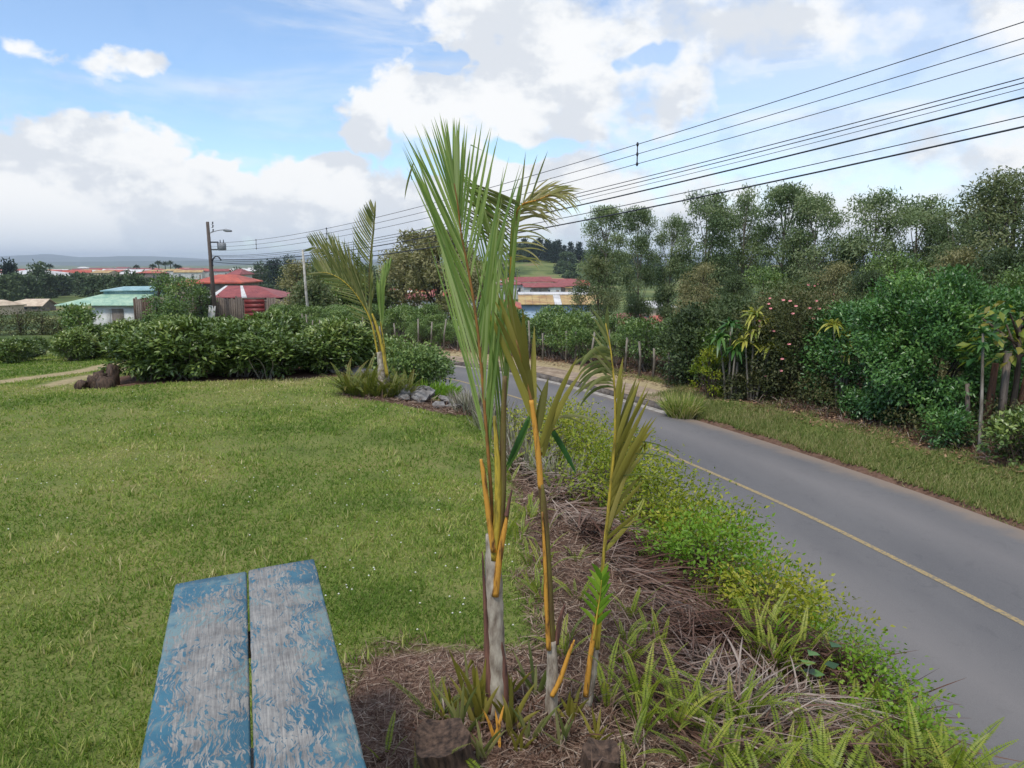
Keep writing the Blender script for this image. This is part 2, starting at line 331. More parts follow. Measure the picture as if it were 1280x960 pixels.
MATS['tin_rust'] = tin('rusty_roofing', (184, 160, 104), (152, 112, 70), .6)
MATS['wall_white'] = plain_mat('whitewashed_wall', (204, 204, 200), (176, 174, 168), 1.2, bump=0)
MATS['wall_grey'] = plain_mat('grey_rendered_wall', (132, 122, 112), (100, 92, 84), 1.2, bump=0)
MATS['wall_blue'] = plain_mat('pale_blue_wall', (158, 178, 196), (138, 158, 176), .8, bump=0)
MATS['wall_cream'] = plain_mat('cream_wall', (206, 188, 164), (176, 156, 134), .8, bump=0)
MATS['door_red'] = plain_mat('red_painted_steel', (138, 62, 58), (116, 50, 48), 2, rough=.5, bump=0)
MATS['glass'] = plain_mat('dark_window_glass', (58, 66, 74), (40, 46, 52), 1, rough=.15, spec=.6, bump=0)
MATS['hill'] = plain_mat('forested_ridge', (70, 86, 66), (48, 62, 50), .004, bump=0)

# ------------------------------------------------------------------ mesh helpers
def raw(name, V, F, mat=None, attrs=None, smooth=False):
    V = np.asarray(V, np.float32); me = bpy.data.meshes.new(name)
    F = np.asarray(F, np.int32)
    k = F.shape[1]
    me.vertices.add(len(V)); me.vertices.foreach_set('co', V.ravel())
    me.loops.add(F.size); me.loops.foreach_set('vertex_index', F.ravel())
    me.polygons.add(len(F)); me.polygons.foreach_set('loop_start', np.arange(0, F.size, k, dtype=np.int32))
    if smooth: me.polygons.foreach_set('use_smooth', np.ones(len(F), bool))
    me.update(calc_edges=True)
    if attrs:
        for a, v in attrs.items():
            t = me.attributes.new(a, 'FLOAT', 'POINT'); t.data.foreach_set('value', np.asarray(v, np.float32))
    if mat: me.materials.append(MATS[mat] if isinstance(mat, str) else mat)
    return me
def obj(name, me, parent=None, loc=None):
    o = bpy.data.objects.new(name, me); COL.objects.link(o)
    if parent is not None: o.parent = parent
    if loc is not None: o.location = tuple(loc)
    return o
def tag(o, label=None, cat=None, group=None, kind=None):
    if label: o['label'] = label
    if cat: o['category'] = cat
    if group: o['group'] = group
    if kind: o['kind'] = kind
    return o
def thing(name, label, cat, loc=(0, 0, 0), rz=0, group=None):
    o = bpy.data.objects.new(name, None); COL.objects.link(o); o.empty_display_size = .2
    o.location = tuple(loc); o.rotation_euler = (0, 0, rz)
    return tag(o, label, cat, group)
def copy_tree(root, loc, rz=0, sc=1., label=None, group=None):
    r = root.copy(); COL.objects.link(r); r.location = tuple(loc); r.rotation_euler = (0, 0, rz)
    r.scale = (sc, sc, sc) if isinstance(sc, (int, float)) else sc
    if label: r['label'] = label
    if group: r['group'] = group
    for ch in list(root.children):
        c = ch.copy(); COL.objects.link(c); c.parent = r
        for g in list(ch.children):
            d = g.copy(); COL.objects.link(d); d.parent = c
    return r
def norm(a): return a / (np.linalg.norm(a, axis=-1, keepdims=True) + 1e-9)
def unit(n_): return norm(RNG.normal(size=(n_, 3)))
LEAF4 = (np.array([(0, 0, 0), (-.5, .42, .06), (.5, .42, .06), (0, .5, -.05), (0, 1, -.12)]), np.array([(0, 3, 1), (0, 2, 3), (1, 3, 4), (3, 2, 4)]))
LEAF2 = (np.array([(0, 0, 0), (-.5, .45, 0), (.5, .45, 0), (0, 1, -.1)]), np.array([(0, 2, 1), (1, 2, 3)]))
BLADE = (np.array([(-.5, 0, 0), (.5, 0, 0), (0, 1, -.35)]), np.array([(0, 1, 2)]))
BLADE2 = (np.array([(-.5, 0, 0), (.5, 0, 0), (-.4, .55, -.03), (.4, .55, -.03), (0, 1, -.25)]), np.array([(0, 1, 3), (0, 3, 2), (2, 3, 4)]))
def scatter(T, P, Fd, U, L, Wd, rnd=None):
    """place template T at points P: length L along Fd, width Wd across, U is the upward hint"""
    tv, tf = T; n_ = len(P)
    f = norm(Fd); r = norm(np.cross(f, U)); u = np.cross(r, f)
    L = np.broadcast_to(L, n_)[:, None, None]; Wd = np.broadcast_to(Wd, n_)[:, None, None]
    V = P[:, None] + r[:, None] * tv[None, :, :1] * Wd + f[:, None] * tv[None, :, 1:2] * L + u[:, None] * tv[None, :, 2:] * L
    Fc = tf[None] + (np.arange(n_) * len(tv))[:, None, None]
    if rnd is None: rnd = RNG.random(n_)
    return V.reshape(-1, 3), Fc.reshape(-1, 3), np.repeat(rnd, len(tv))
def join(parts):
    Vs, Fs, Rs = [], [], []; k = 0
    for V, F, R in parts:
        Vs.append(V); Fs.append(F + k); Rs.append(R); k += len(V)
    return np.concatenate(Vs), np.concatenate(Fs), np.concatenate(Rs)
def leafmesh(name, parts, mat):
    V, F, R = join(parts); return raw(name, V, F, mat, {'rnd': R})
def tube(pts, rad, ns=6, cap=True):
    pts = np.asarray(pts, float); m = len(pts); rad = np.broadcast_to(rad, m)
    t = norm(np.gradient(pts, axis=0)); ref = np.array([1., 0, 0]) if abs(t[:, 0]).mean() < .8 else np.array([0, 1., 0])
    a = norm(np.cross(t, ref)); b = np.cross(t, a)
    th = np.arange(ns) / ns * 2 * math.pi
    V = pts[:, None] + rad[:, None, None] * (np.cos(th)[None, :, None] * a[:, None] + np.sin(th)[None, :, None] * b[:, None])
    V = V.reshape(-1, 3); F = []
    for i in range(m - 1):
        for j in range(ns):
            k = (j + 1) % ns; p, q, r_, s_ = i * ns + j, i * ns + k, (i + 1) * ns + k, (i + 1) * ns + j
            F += [(p, q, r_), (p, r_, s_)]
    if cap:
        V = np.vstack([V, pts[:1], pts[-1:]]); c0, c1 = len(V) - 2, len(V) - 1
        for j in range(ns):
            k = (j + 1) % ns; F += [(c0, k, j), (c1, (m - 1) * ns + j, (m - 1) * ns + k)]
    return V, np.array(F), np.full(len(V), .5)
def boxm(x0, x1, y0, y1, z0, z1):
    V = np.array([(x, y, z) for x in (x0, x1) for y in (y0, y1) for z in (z0, z1)], float)
    F = np.array([(0, 1, 3), (0, 3, 2), (4, 6, 7), (4, 7, 5), (0, 4, 5), (0, 5, 1), (2, 3, 7), (2, 7, 6), (0, 2, 6), (0, 6, 4), (1, 5, 7), (1, 7, 3)])
    return V, F, np.full(8, .5)
def smooth_curve(pts, n_=60):
    pts = np.asarray(pts, float); m = len(pts); P = np.vstack([2 * pts[0] - pts[1], pts, 2 * pts[-1] - pts[-2]])
    out = []
    for u in np.linspace(0, m - 1 - 1e-6, n_):
        i = int(u); t = u - i; a, b, c_, d = P[i], P[i + 1], P[i + 2], P[i + 3]
        out.append(.5 * ((2 * b) + (-a + c_) * t + (2 * a - 5 * b + 4 * c_ - d) * t * t + (-a + 3 * b - 3 * c_ + d) * t ** 3))
    return np.array(out)
_perm = np.random.default_rng(3).random((256, 256))
def vnoise(x, y):
    xi = np.floor(x).astype(int); yi = np.floor(y).astype(int); fx = x - xi; fy = y - yi
    fx = fx * fx * (3 - 2 * fx); fy = fy * fy * (3 - 2 * fy)
    g = lambda a, b: _perm[a % 256, b % 256]
    return (g(xi, yi) * (1 - fx) + g(xi + 1, yi) * fx) * (1 - fy) + (g(xi, yi + 1) * (1 - fx) + g(xi + 1, yi + 1) * fx) * fy - .5
def sst(a, b, x):
    t = np.clip((x - a) / (b - a), 0, 1); return t * t * (3 - 2 * t)

# ------------------------------------------------------------------ road line and terrain
CL = smooth_curve([(8.6, -40), (8.2, -20), (7.6, -8), (7.15, -3), (6.65, 1.5), (5.98, 4.9), (5.36, 7.52), (4.86, 9.42), (4.3, 11.3), (3.5, 13.5), (2.7, 15.5), (1.5, 18.2),
                   (.2, 20.8), (-1.4, 23.5), (-3.4, 26.3), (-6.4, 30), (-10.5, 34.8), (-15, 40), (-19, 46.5), (-21.8, 54), (-23.2, 63), (-23.6, 73)], 480)
seg = np.linalg.norm(np.diff(CL, axis=0), axis=1); CS = np.concatenate([[0], np.cumsum(seg)])
CT = norm(np.gradient(CL, axis=0)); CN = np.stack([CT[:, 1], -CT[:, 0]], 1)      # right-hand normal
HW = 2.62
def road_z(y): return -1.9 - .045 * np.clip(y - 24, 0, None)
def road_coord(x, y):
    """nearest centreline index and signed lateral distance (+ = right)"""
    x = np.asarray(x, float).ravel(); y = np.asarray(y, float).ravel(); idx = np.empty(len(x), int)
    for s in range(0, len(x), 20000):
        d = (x[s:s + 20000, None] - CL[None, :, 0]) ** 2 + (y[s:s + 20000, None] - CL[None, :, 1]) ** 2
        idx[s:s + 20000] = d.argmin(1)
    t = (x - CL[idx, 0]) * CN[idx, 0] + (y - CL[idx, 1]) * CN[idx, 1]
    far = np.hypot(x - CL[idx, 0], y - CL[idx, 1]); t = np.sign(t + 1e-9) * far
    return idx, t
def height(x, y):
    x = np.asarray(x, float); y = np.asarray(y, float); shp = x.shape; x = x.ravel(); y = y.ravel()
    r = np.hypot(x, y); idx, t = road_coord(x, y); zr = road_z(CL[idx, 1])
    base = np.interp(r, [0, 40, 75, 150, 250, 500, 1000, 3000, 9000], [-2.6, -3.0, -4.0, -9.4, -10.2, -10.6, -13, -24, -40])
    rt = np.interp(r, [0, 15, 30, 45, 75, 120, 250, 500, 1000, 3000, 9000], [-2., -2.2, -3.4, -5, -7.5, -9.5, -11, -11, -13, -24, -40])
    az_ = np.arctan2(x, y)
    wr = sst(-.25, 0., az_)
    base = base * (1 - wr) + rt * wr
    hill = 12.5 * np.exp(-((x - 5) / 95) ** 2 - ((y - 480) / 70) ** 2) + 9 * np.exp(-((x - 170) / 110) ** 2 - ((y - 560) / 90) ** 2) + 5 * np.exp(-((x - 260) / 200) ** 2 - ((y - 330) / 90) ** 2)
    base = base + hill * sst(200, 320, r) + vnoise(x / 160, y / 160) * 5 * sst(150, 900, r) + vnoise(x / 900 + 7, y / 900) * 22 * sst(1500, 5000, r)
    pl = base * sst(12, 62, r) - .035 * np.clip(r - 12, 0, 40) * (1 - sst(12, 62, r))
    pl = pl + vnoise(x / 1.7, y / 1.7) * .05 * (1 - sst(20, 60, r)) + vnoise(x / .5, y / .5) * .015 * (1 - sst(8, 12, r))
    # left of the road: cut bank up to the plateau
    u = -t - HW
    k1 = sst(.25, 1.75, u); k2 = sst(1.5, 3.6, u)
    hgt = np.clip(pl - zr, -1, None)
    left = zr + hgt * (.78 * k1 + .22 * k2) + vnoise(x / .6, y / .6) * .12 * k1 * (1 - k2)
    # right of the road: verge, then the land falls away
    v = t - HW
    rightz = zr + .03 + .22 * sst(.2, 2.4, v) + vnoise(x / .8, y / .8) * .07 * sst(.2, 1, v)
    rightz = rightz * (1 - sst(4.5, 22, v)) + np.minimum(base, rightz) * sst(4.5, 22, v)
    z = np.where(t < 0, left, rightz)
    z = np.where(np.abs(t) < HW + .1, zr - .05, z)
    beyond = sst(55, 75, r)
    z = z * (1 - beyond) + base * beyond
    return z.reshape(shp)
def H(x, y): return float(height(np.array([x]), np.array([y]))[0])
def graded(lo, hi, step, far, ratio):
    a = list(np.arange(lo, hi + 1e-6, step)); s = step
    while a[-1] < far: s *= ratio; a.append(a[-1] + s)
    s = step
    while a[0] > -far: s *= ratio; a.insert(0, a[0] - s)
    return np.array(a)
gx = graded(-9, 12, .2, 9200, 1.09); gy = graded(-1, 26, .2, 9200, 1.075)
GX, GY = np.meshgrid(gx, gy); GZ = height(GX, GY)
nx_, ny_ = len(gx), len(gy)
ii = np.arange(nx_ * ny_).reshape(ny_, nx_)
Fg = np.stack([ii[:-1, :-1], ii[:-1, 1:], ii[1:, 1:], ii[1:, :-1]], -1).reshape(-1, 4)
def masks(x, y):
    idx, t = road_coord(x, y); u = -t - HW; r = np.hypot(x, y)
    lim = np.interp(y, [0, 3.6, 5.6, 8, 11, 13, 20], [4.6, 3.35, 2.95, 2.5, 2.0, 1.9, 1.3])
    mulch = sst(.25, -.25, u - lim) * (t < 0)
    patch = sst(.35, -.2, y - 3.45) * sst(-1.0, -.5, x)                 # bed round the palms
    m4 = sst(1.1, .75, np.hypot((x + 1.45) / 1.1, (y - 11.05) / .75))          # bed round the mid palm and stones
    mulch = np.maximum(np.maximum(mulch, patch * (y < 5)), m4)
    path = np.maximum(sst(.45, .1, np.abs(x + 8.75 + .05 * (y - 12) + .25 * np.sin(y * .7))), .7 * sst(.45, .1, np.abs(x + 7.45 + .12 * (y - 12)))) * sst(11.4, 12.6, y) * sst(30, 24, y)
    soil = sst(-.25, .1, y - (11.95 + .27 * (x + 6.5))) * sst(-7.1, -6.6, x) * (u > 1.2) * sst(60, 40, r) * (x < 2)
    soil = np.maximum(soil, sst(1.2, 2.6, t - HW) * sst(60, 40, r) * .9)
    soil = np.maximum(soil, sst(2.6, 3.4, t - HW) * sst(60, 40, r))
    soil = np.maximum(soil, .75 * sst(.5, .2, np.abs(t - HW)))
    kerbside = (t > HW) * (t < HW + 2.2) * sst(19.5, 20.5, y)
    path = np.maximum(path, kerbside)
    return mulch, path, soil, sst(35, 70, r), t, u
mm = masks(GX.ravel(), GY.ravel())
gm = raw('ground', np.stack([GX.ravel(), GY.ravel(), GZ.ravel()], 1), Fg, 'ground', {'mulch': mm[0], 'path': mm[1], 'soil': mm[2], 'far': mm[3]}, True)
tag(obj('ground', gm), kind='structure')

# ridges on the horizon
def ridge(y0, h0, hh, seed, x0, x1):
    xs = np.linspace(x0, x1, 160); V = []
    top = h0 + hh * (.5 + vnoise(xs / 900 + seed, xs * 0 + seed) + .45 * vnoise(xs / 260 + seed, xs * 0 + 3))
    rows = [(-900, -60), (-420, .55), (0, 1.), (500, .5), (900, -60)]
    for dy, k in rows:
        for x_, tp in zip(xs, top): V.append((x_, y0 + dy + 120 * math.sin(x_ / 500), tp * k if k > 0 else -60))
    n_ = len(xs); F = [(i * n_ + j, i * n_ + j + 1, (i + 1) * n_ + j + 1, (i + 1) * n_ + j) for i in range(4) for j in range(n_ - 1)]
    tag(obj('hills', raw('hills', V, F, 'hill', None, True)), kind='structure')
ridge(7600, -10, 70, 2.3, -7800, 7800)
ridge(5200, -38, 36, 8.1, -6500, 6500)

# road, line, kerb, path
def strip(name, i0, i1, offs, zo, mat, attr=False, crown=0.):
    idx = np.arange(i0, i1); V = []; A = []
    for i in idx:
        for o in offs:
            p = CL[i] + CN[i] * o; V.append((p[0], p[1], float(road_z(CL[i, 1])) + zo + crown * (1 - (o / HW) ** 2))); A.append(o)
    k = len(offs); F = [(a * k + b, a * k + b + 1, (a + 1) * k + b + 1, (a + 1) * k + b) for a in range(len(idx) - 1) for b in range(k - 1)]
    return raw(name, V, F, mat, {'lat': A}, True)
tag(obj('road', strip('road', 0, len(CL), np.linspace(-HW, HW, 13), 0, 'asphalt', crown=.04)), kind='structure')
tag(obj('centre_line', strip('centre_line', 0, len(CL), [-.045, .045], .044, 'paint')), kind='structure')
def ci(y): return int(np.abs(CL[:, 1] - y).argmin())
k0, k1 = ci(17.6), ci(47)
tag(obj('gutter', strip('gutter', k0, k1, [HW - .32, HW - .05], .014, 'concrete')), kind='structure')
kerb = tag(obj('kerb', strip('kerb', k0, k1, [HW - .05, HW + .05, HW + .2], -.02, 'concrete')), kind='structure')
sk = CS[k0]; 
while sk < CS[k1] - 1.0:
    a, b = sk + .015, sk + .985; V = []
    pa = [np.array([np.interp(q, CS, CL[:, 0]), np.interp(q, CS, CL[:, 1])]) for q in (a, b)]; ia = int(np.interp((a + b) / 2, CS, np.arange(len(CS))))
    nn = CN[ia]; jit = RNG.normal() * .006
    for o in (HW - .05 + jit, HW + .13 + jit):
        for p in pa:
            for z in (-.05, .13 + jit): q = p + nn * o; V.append((q[0], q[1], float(road_z(p[1])) + z))
    _, F, _r = boxm(0, 1, 0, 1, 0, 1)
    obj('kerb_stone', raw('kerb_stone', V, F, 'kerb'), kerb); sk += 1.0
i0, i1 = k0 + 2, k1
V = []; A = []
for i in range(i0, i1):
    for o in (.13, .6, 1.1, 1.6):
        p = CL[i] + CN[i] * (HW + o); V.append((p[0], p[1], max(float(road_z(CL[i, 1])) + .115, H(p[0], p[1]) + .01) if o < 1.5 else H(p[0], p[1]) - .03)); A.append(o)
F = [(a * 4 + b, a * 4 + b + 1, (a + 1) * 4 + b + 1, (a + 1) * 4 + b) for a in range(i1 - i0 - 1) for b in range(3)]
tag(obj('pavement', raw('pavement', V, F, 'earth', {'lat': A}, True)), kind='structure')

def RP(y, u, side=-1):      # a spot beside the road: y picks the station, u is the distance out from the road edge
    i = ci(y); p = CL[i] + side * CN[i] * (HW + u); return p[0], p[1]

# ------------------------------------------------------------------ grass
def grass_points(n_, y0, y1):
    # density falls with distance
    r = y0 * (y1 / y0) ** RNG.random(n_); a = RNG.uniform(-.72, .75, n_)
    return r * np.sin(a) / np.cos(a * .6), r * np.cos(a)
def make_grass():
    x, y = grass_points(640000, 2.0, 34)
    mu, pa, so_, fr, t, u = masks(x, y)
    nz = vnoise(x / .35, y / .35) + vnoise(x / 1.3 + 5, y / 1.3)
    keep = (mu + nz * .5 < .42) & (pa + nz * .4 < .4) & (so_ + nz * .6 < .45) & (t < -HW - 1.2) & (x > -y * .72 - 1.2) & (RNG.random(len(x)) < np.clip(.86 + nz * .9, .25, 1))
    x, y = x[keep], y[keep]; z = height(x, y) - .003; d = np.hypot(x, y); m = len(x)
    L = RNG.uniform(.016, .042, m) * (1 + .5 * vnoise(x / .8, y / .8)) * (1 + .02 * d); Wd = (.0028 + .0011 * d) * RNG.uniform(.7, 1.3, m)
    th = RNG.uniform(0, 2 * math.pi, m); lean = RNG.uniform(.25, 1.4, m)
    Fd = np.stack([np.cos(th) * lean, np.sin(th) * lean, np.ones(m)], 1); U = unit(m)
    rnd = np.clip(RNG.beta(2, 3.0, m) + .45 * vnoise(x / 4.5 + 2, y / 4.5) + .6 * vnoise(x / 1.8 + 9, y / 1.8) + .5 * vnoise(x / .45, y / .45 + 4), 0, 1)
    return leafmesh('grass', [scatter(BLADE, np.stack([x, y, z], 1), Fd, U, L, Wd, rnd)], 'grass')
tag(obj('grass', make_grass()), 'short mown lawn grass with dry yellowish patches', 'grass', kind='stuff')
def make_tufts():
    x, y = grass_points(1500, 2.4, 13); mu, pa, so_, fr, t, u = masks(x, y)
    k = (mu < .55) & (mu + vnoise(x, y) > -.15) & (so_ < .3) & (t < -HW - 1.5); x, y = x[k], y[k]; P = []
    for a, b in zip(x, y):
        q = RNG.integers(6, 14); P.append(np.stack([a + RNG.normal(0, .02, q), b + RNG.normal(0, .02, q)], 1))
    P = np.concatenate(P); z = height(P[:, 0], P[:, 1]); m = len(P); th = RNG.uniform(0, 6.28, m); ln = RNG.uniform(.1, .7, m)
    Fd = np.stack([np.cos(th) * ln, np.sin(th) * ln, np.ones(m)], 1)
    return leafmesh('tufts', [scatter(BLADE2, np.column_stack([P, z]), Fd, unit(m), RNG.uniform(.04, .085, m), .004 + .0007 * np.hypot(P[:, 0], P[:, 1]))], 'grass')
tag(obj('grass', make_tufts()), 'longer grass tufts standing up in the lawn', 'grass', kind='stuff')
def make_verge():
    n_ = 130000; yy = RNG.uniform(4, 22.5, n_); v = RNG.uniform(.05, 3.2, n_) ** 1.0; ix = np.interp(yy, CL[:, 1], np.arange(len(CL))).astype(int)
    p = CL[ix] + CN[ix] * (HW + v)[:, None]; nz = vnoise(p[:, 0] / .6, p[:, 1] / .6)
    k = (RNG.random(n_) < np.clip(1.9 - v * .85 + nz, 0, 1)) & (v + nz * .35 > .16) & ~((yy > 19.6) & (v < 1.7)); p = p[k]; m = len(p); z = height(p[:, 0], p[:, 1])
    th = RNG.uniform(0, 6.28, m); ln = RNG.uniform(.1, .9, m); Fd = np.stack([np.cos(th) * ln, np.sin(th) * ln, np.ones(m)], 1)
    return leafmesh('verge', [scatter(BLADE, np.column_stack([p, z]), Fd, unit(m), RNG.uniform(.05, .16, m), .016)], 'grass_verge')
tag(obj('verge_grass', make_verge()), 'rough grass on the verge across the road', 'grass', kind='stuff')
# clover heads
x, y = grass_points(700, 3.5, 16); mu, pa, so_, fr, t, u = masks(x, y); k = (mu < .2) & (so_ < .2) & (vnoise(x / 2, y / 2) > -.05) & (t < -HW - 3)
x, y = x[k], y[k]; OCT = (np.array([(0, 0, 0), (.5, .5, 0), (-.5, .5, 0), (0, .5, .5), (0, .5, -.5), (0, 1, 0)]), np.array([(0, 1, 3), (0, 3, 2), (0, 2, 4), (0, 4, 1), (5, 3, 1), (5, 2, 3), (5, 4, 2), (5, 1, 4)]))
tag(obj('clover_flowers', leafmesh('clover', [scatter(OCT, np.stack([x, y, height(x, y) + .035], 1), np.tile((0, 0, 1.), (len(x), 1)), np.tile((0, 1., 0), (len(x), 1)), .012, .014)], 'white_fl')), 'tiny white clover flowers dotted over the lawn', 'flowers', kind='stuff')

# ------------------------------------------------------------------ mulch straw and dead fronds
def ribbons(P, D, L, Wd, droop, segs=4, rnd=None, up=None):
    """curved flat strips: P start, D direction, L length, Wd width, droop: how far the end bends down"""
    m = len(P); D = norm(D); L = np.broadcast_to(L, m); Wd = np.broadcast_to(Wd, m); droop = np.broadcast_to(droop, m)
    side = norm(np.cross(D, unit(m) * .6 + (np.array([0, 0, 1.]) if up is None else up)))
    s = np.linspace(0, 1, segs + 1); prof = np.array([.6, 1, .95, .7, .12]) if segs == 4 else np.interp(s, [0, .3, .8, 1], [.7, 1, .7, .1])
    c = P[:, None] + D[:, None] * (L[:, None] * s)[:, :, None]; c[:, :, 2] -= droop[:, None] * L[:, None] * s ** 2
    V = np.stack([c - side[:, None] * (Wd[:, None] * prof / 2)[:, :, None], c + side[:, None] * (Wd[:, None] * prof / 2)[:, :, None]], 2).reshape(m, -1, 3)
    k = 2 * (segs + 1); f = []
    for i in range(segs): a = 2 * i; f += [(a, a + 1, a + 3), (a, a + 3, a + 2)]
    F = np.array(f)[None] + (np.arange(m) * k)[:, None, None]
    if rnd is None: rnd = RNG.random(m)
    return V.reshape(-1, 3), F.reshape(-1, 3), np.repeat(rnd, k)
def bank_pts(n_, y0, y1, u0, u1):
    yy = y0 * (y1 / y0) ** RNG.random(n_); u = RNG.uniform(u0, u1, n_); ix = np.interp(yy, CL[:, 1], np.arange(len(CL))).astype(int)
    p = CL[ix] - CN[ix] * (HW + u)[:, None]; return p[:, 0], p[:, 1], ix
x = np.concatenate([RNG.uniform(-1.3, 3.0, 60000), RNG.uniform(-2.8, -.2, 6000)]); y = np.concatenate([RNG.uniform(1.6, 4.6, 60000), RNG.uniform(10.2, 12, 6000)]); mu = masks(x, y)[0]; k = mu + .5 * vnoise(x / .3, y / .3) > .35; x, y = x[k], y[k]; m = len(x)
D = np.stack([RNG.normal(size=m), RNG.normal(size=m), RNG.normal(0, .22, m)], 1)
mulch_a = ribbons(np.stack([x, y, height(x, y) + RNG.uniform(.002, .02, m)], 1), D, RNG.uniform(.03, .11, m), RNG.uniform(.0018, .005, m), .1, 2, up=np.array([0, 0, 1.]))
x, y, ix = bank_pts(46000, 3.5, 16, .5, 3.6); mu = masks(x, y)[0]; k = mu + .5 * vnoise(x / .3, y / .3) > .4; x, y = x[k], y[k]; m = len(x)
D = np.stack([RNG.normal(size=m), RNG.normal(size=m), RNG.normal(0, .3, m)], 1)
mulch_b = ribbons(np.stack([x, y, height(x, y) + RNG.uniform(.002, .03, m)], 1), D, RNG.uniform(.05, .2, m), .003 + .0007 * y, .1, 2, up=np.array([0, 0, 1.]))
tag(obj('straw_mulch', leafmesh('straw', [mulch_a, mulch_b], 'straw')), 'dry brown straw mulch round the palms and on the bank', 'mulch', kind='stuff')
def dead(n_, y0, y1, u0, u1, lift=.10, L=(.14, .5)):
    x, y, ix = bank_pts(n_, y0, y1, u0, u1); k = vnoise(x / .7, y / .7) > -.33; x, y, ix = x[k], y[k], ix[k]; m = len(x)
    # long strips mostly lying along the slope, in sheaves
    ang = vnoise(x / .55, y / .55) * 4.5 + RNG.normal(0, .5, m); dn = CN[ix] * np.cos(ang)[:, None] + CT[ix] * np.sin(ang)[:, None]
    D = np.column_stack([dn, RNG.normal(-.1, .22, m)]); z = height(x, y) + RNG.random(m) ** 1.6 * lift
    return ribbons(np.stack([x, y, z], 1), D, RNG.uniform(*L, m), (.0035 + .0009 * y) * RNG.uniform(.5, 1.5, m), RNG.uniform(0, .45, m), 4, np.clip(.5 + vnoise(x / .5, y / .5) * 1.0 + RNG.normal(0, .2, m), 0, 1))
tag(obj('dead_palm_leaves', leafmesh('dead', [dead(11000, 2.0, 5.0, .7, 3.0), dead(13000, 4.2, 9.5, 1.2, 2.6, .14), dead(2500, 9, 14, .8, 2.0)], 'frond_dry')), 'dead brown palm leaves heaped along the bank', 'dead leaves', kind='stuff')

# ------------------------------------------------------------------ plank table
T0 = np.array([-.99, 2.725]); td = np.array([.331, -.944]); tn = np.array([.944, .331])
tb = thing('plank_table', 'peeling blue painted table of two planks standing on the lawn', 'table', (T0[0], T0[1], 0), math.atan2(td[1], td[0]) + math.pi / 2)
# local frame: +x across (tn), -y ... length runs along -y toward the camera
def plank(x0, x1, mat, sk0, sk1, seed, z1=.75):
    r_ = np.random.default_rng(seed); nl, nw = 40, 5; V = []; 
    def ring(s):
        yy = -s * 2.0; w = .004
        prof = [(x0 + w, z1 - .042), (x0, z1 - .038), (x0 + r_.normal() * .0006, z1 - .005), (x0 + .006, z1), (x0 + (x1 - x0) * .33, z1 + .0012), (x0 + (x1 - x0) * .66, z1 + .0008), (x1 - .006, z1), (x1 + r_.normal() * .0006, z1 - .005), (x1, z1 - .038), (x1 - w, z1 - .042)]
        return [(a, yy + (sk0 + (sk1 - sk0) * (a - x0) / (x1 - x0)) * (1 - s), b) for a, b in prof]
    for i in range(nl + 1): V += ring(i / nl)
    F = [(i * 10 + j, i * 10 + (j + 1) % 10, (i + 1) * 10 + (j + 1) % 10, (i + 1) * 10 + j) for i in range(nl) for j in range(10)]
    me = raw('plank', V, F, mat); b = [tuple(range(9, -1, -1)), tuple(range(nl * 10, nl * 10 + 10))]
    import bmesh
    bm = bmesh.new(); bm.from_mesh(me); bm.verts.ensure_lookup_table()
    for f in b: bm.faces.new([bm.verts[q] for q in f])
    bmesh.ops.recalc_face_normals(bm, faces=bm.faces); bm.to_mesh(me); bm.free(); return me
tag(obj('plank', plank(-.247, -.0035, 'plank_a', -.036, 0.0, 1), tb), 'left plank worn down to grey')
tag(obj('plank', plank(.0035, .247, 'plank_b', .004, .038, 2, .752), tb), 'right plank with streaky blue paint')
for yy in (-.45, -1.6):
    obj('crossbar', raw('crossbar', *boxm(-.23, .23, yy - .04, yy + .04, .655, .708)[:2], 'wood_old'), tb)
    for xx in (-.13, .13): obj('leg', raw('leg', *boxm(xx - .035, xx + .035, yy - .03, yy + .03, -.05, .655)[:2], 'wood_old'), tb)
obj('stretcher', raw('stretcher', *boxm(-.03, .03, -1.57, -.48, .28, .34)[:2], 'wood_old'), tb)

# ------------------------------------------------------------------ palms
def leaflet(name, base, ang, L, Wd, mat, parent, bend=0., depth=0., droop=0., segs=7, fold=.3):
    """ang: degrees from up toward +x in the frond plane; bend: extra degrees along the length; depth: how far it leans to or from"""
    s = np.linspace(0, 1, segs + 1); kink = RNG.uniform(60, 150) * np.sign(ang + .1) * (s > RNG.uniform(.72, .9)) if RNG.random() < .06 and L > .2 else 0; a = np.radians(ang + bend * s ** 1.5 + kink); dx, dz = np.sin(a), np.cos(a); dy = np.full(segs + 1, depth)
    D = norm(np.stack([dx, dy, dz - droop * s * 1.6], 1)); pts = [np.array(base, float)]
    for i in range(segs): pts.append(pts[-1] + D[i] * L / segs)
    pts = np.array(pts); prof = np.interp(s, [0, .08, .35, .7, .92, 1], [.35, .75, 1, .78, .3, .03]) * Wd / 2
    side = norm(np.cross(D, np.array([.15, 1, .1]))); nn = norm(np.cross(side, D))
    V = np.stack([pts - side * prof[:, None] + nn * (fold * prof)[:, None], pts, pts + side * prof[:, None] + nn * (fold * prof)[:, None]], 1).reshape(-1, 3)
    F = []
    for i in range(segs):
        for j in (0, 1): a_ = 3 * i + j; F += [(a_, a_ + 1, a_ + 4), (a_, a_ + 4, a_ + 3)]
    return obj(name, raw(name, V, F, mat, {'rnd': np.full(len(V), RNG.random())}, True), parent)
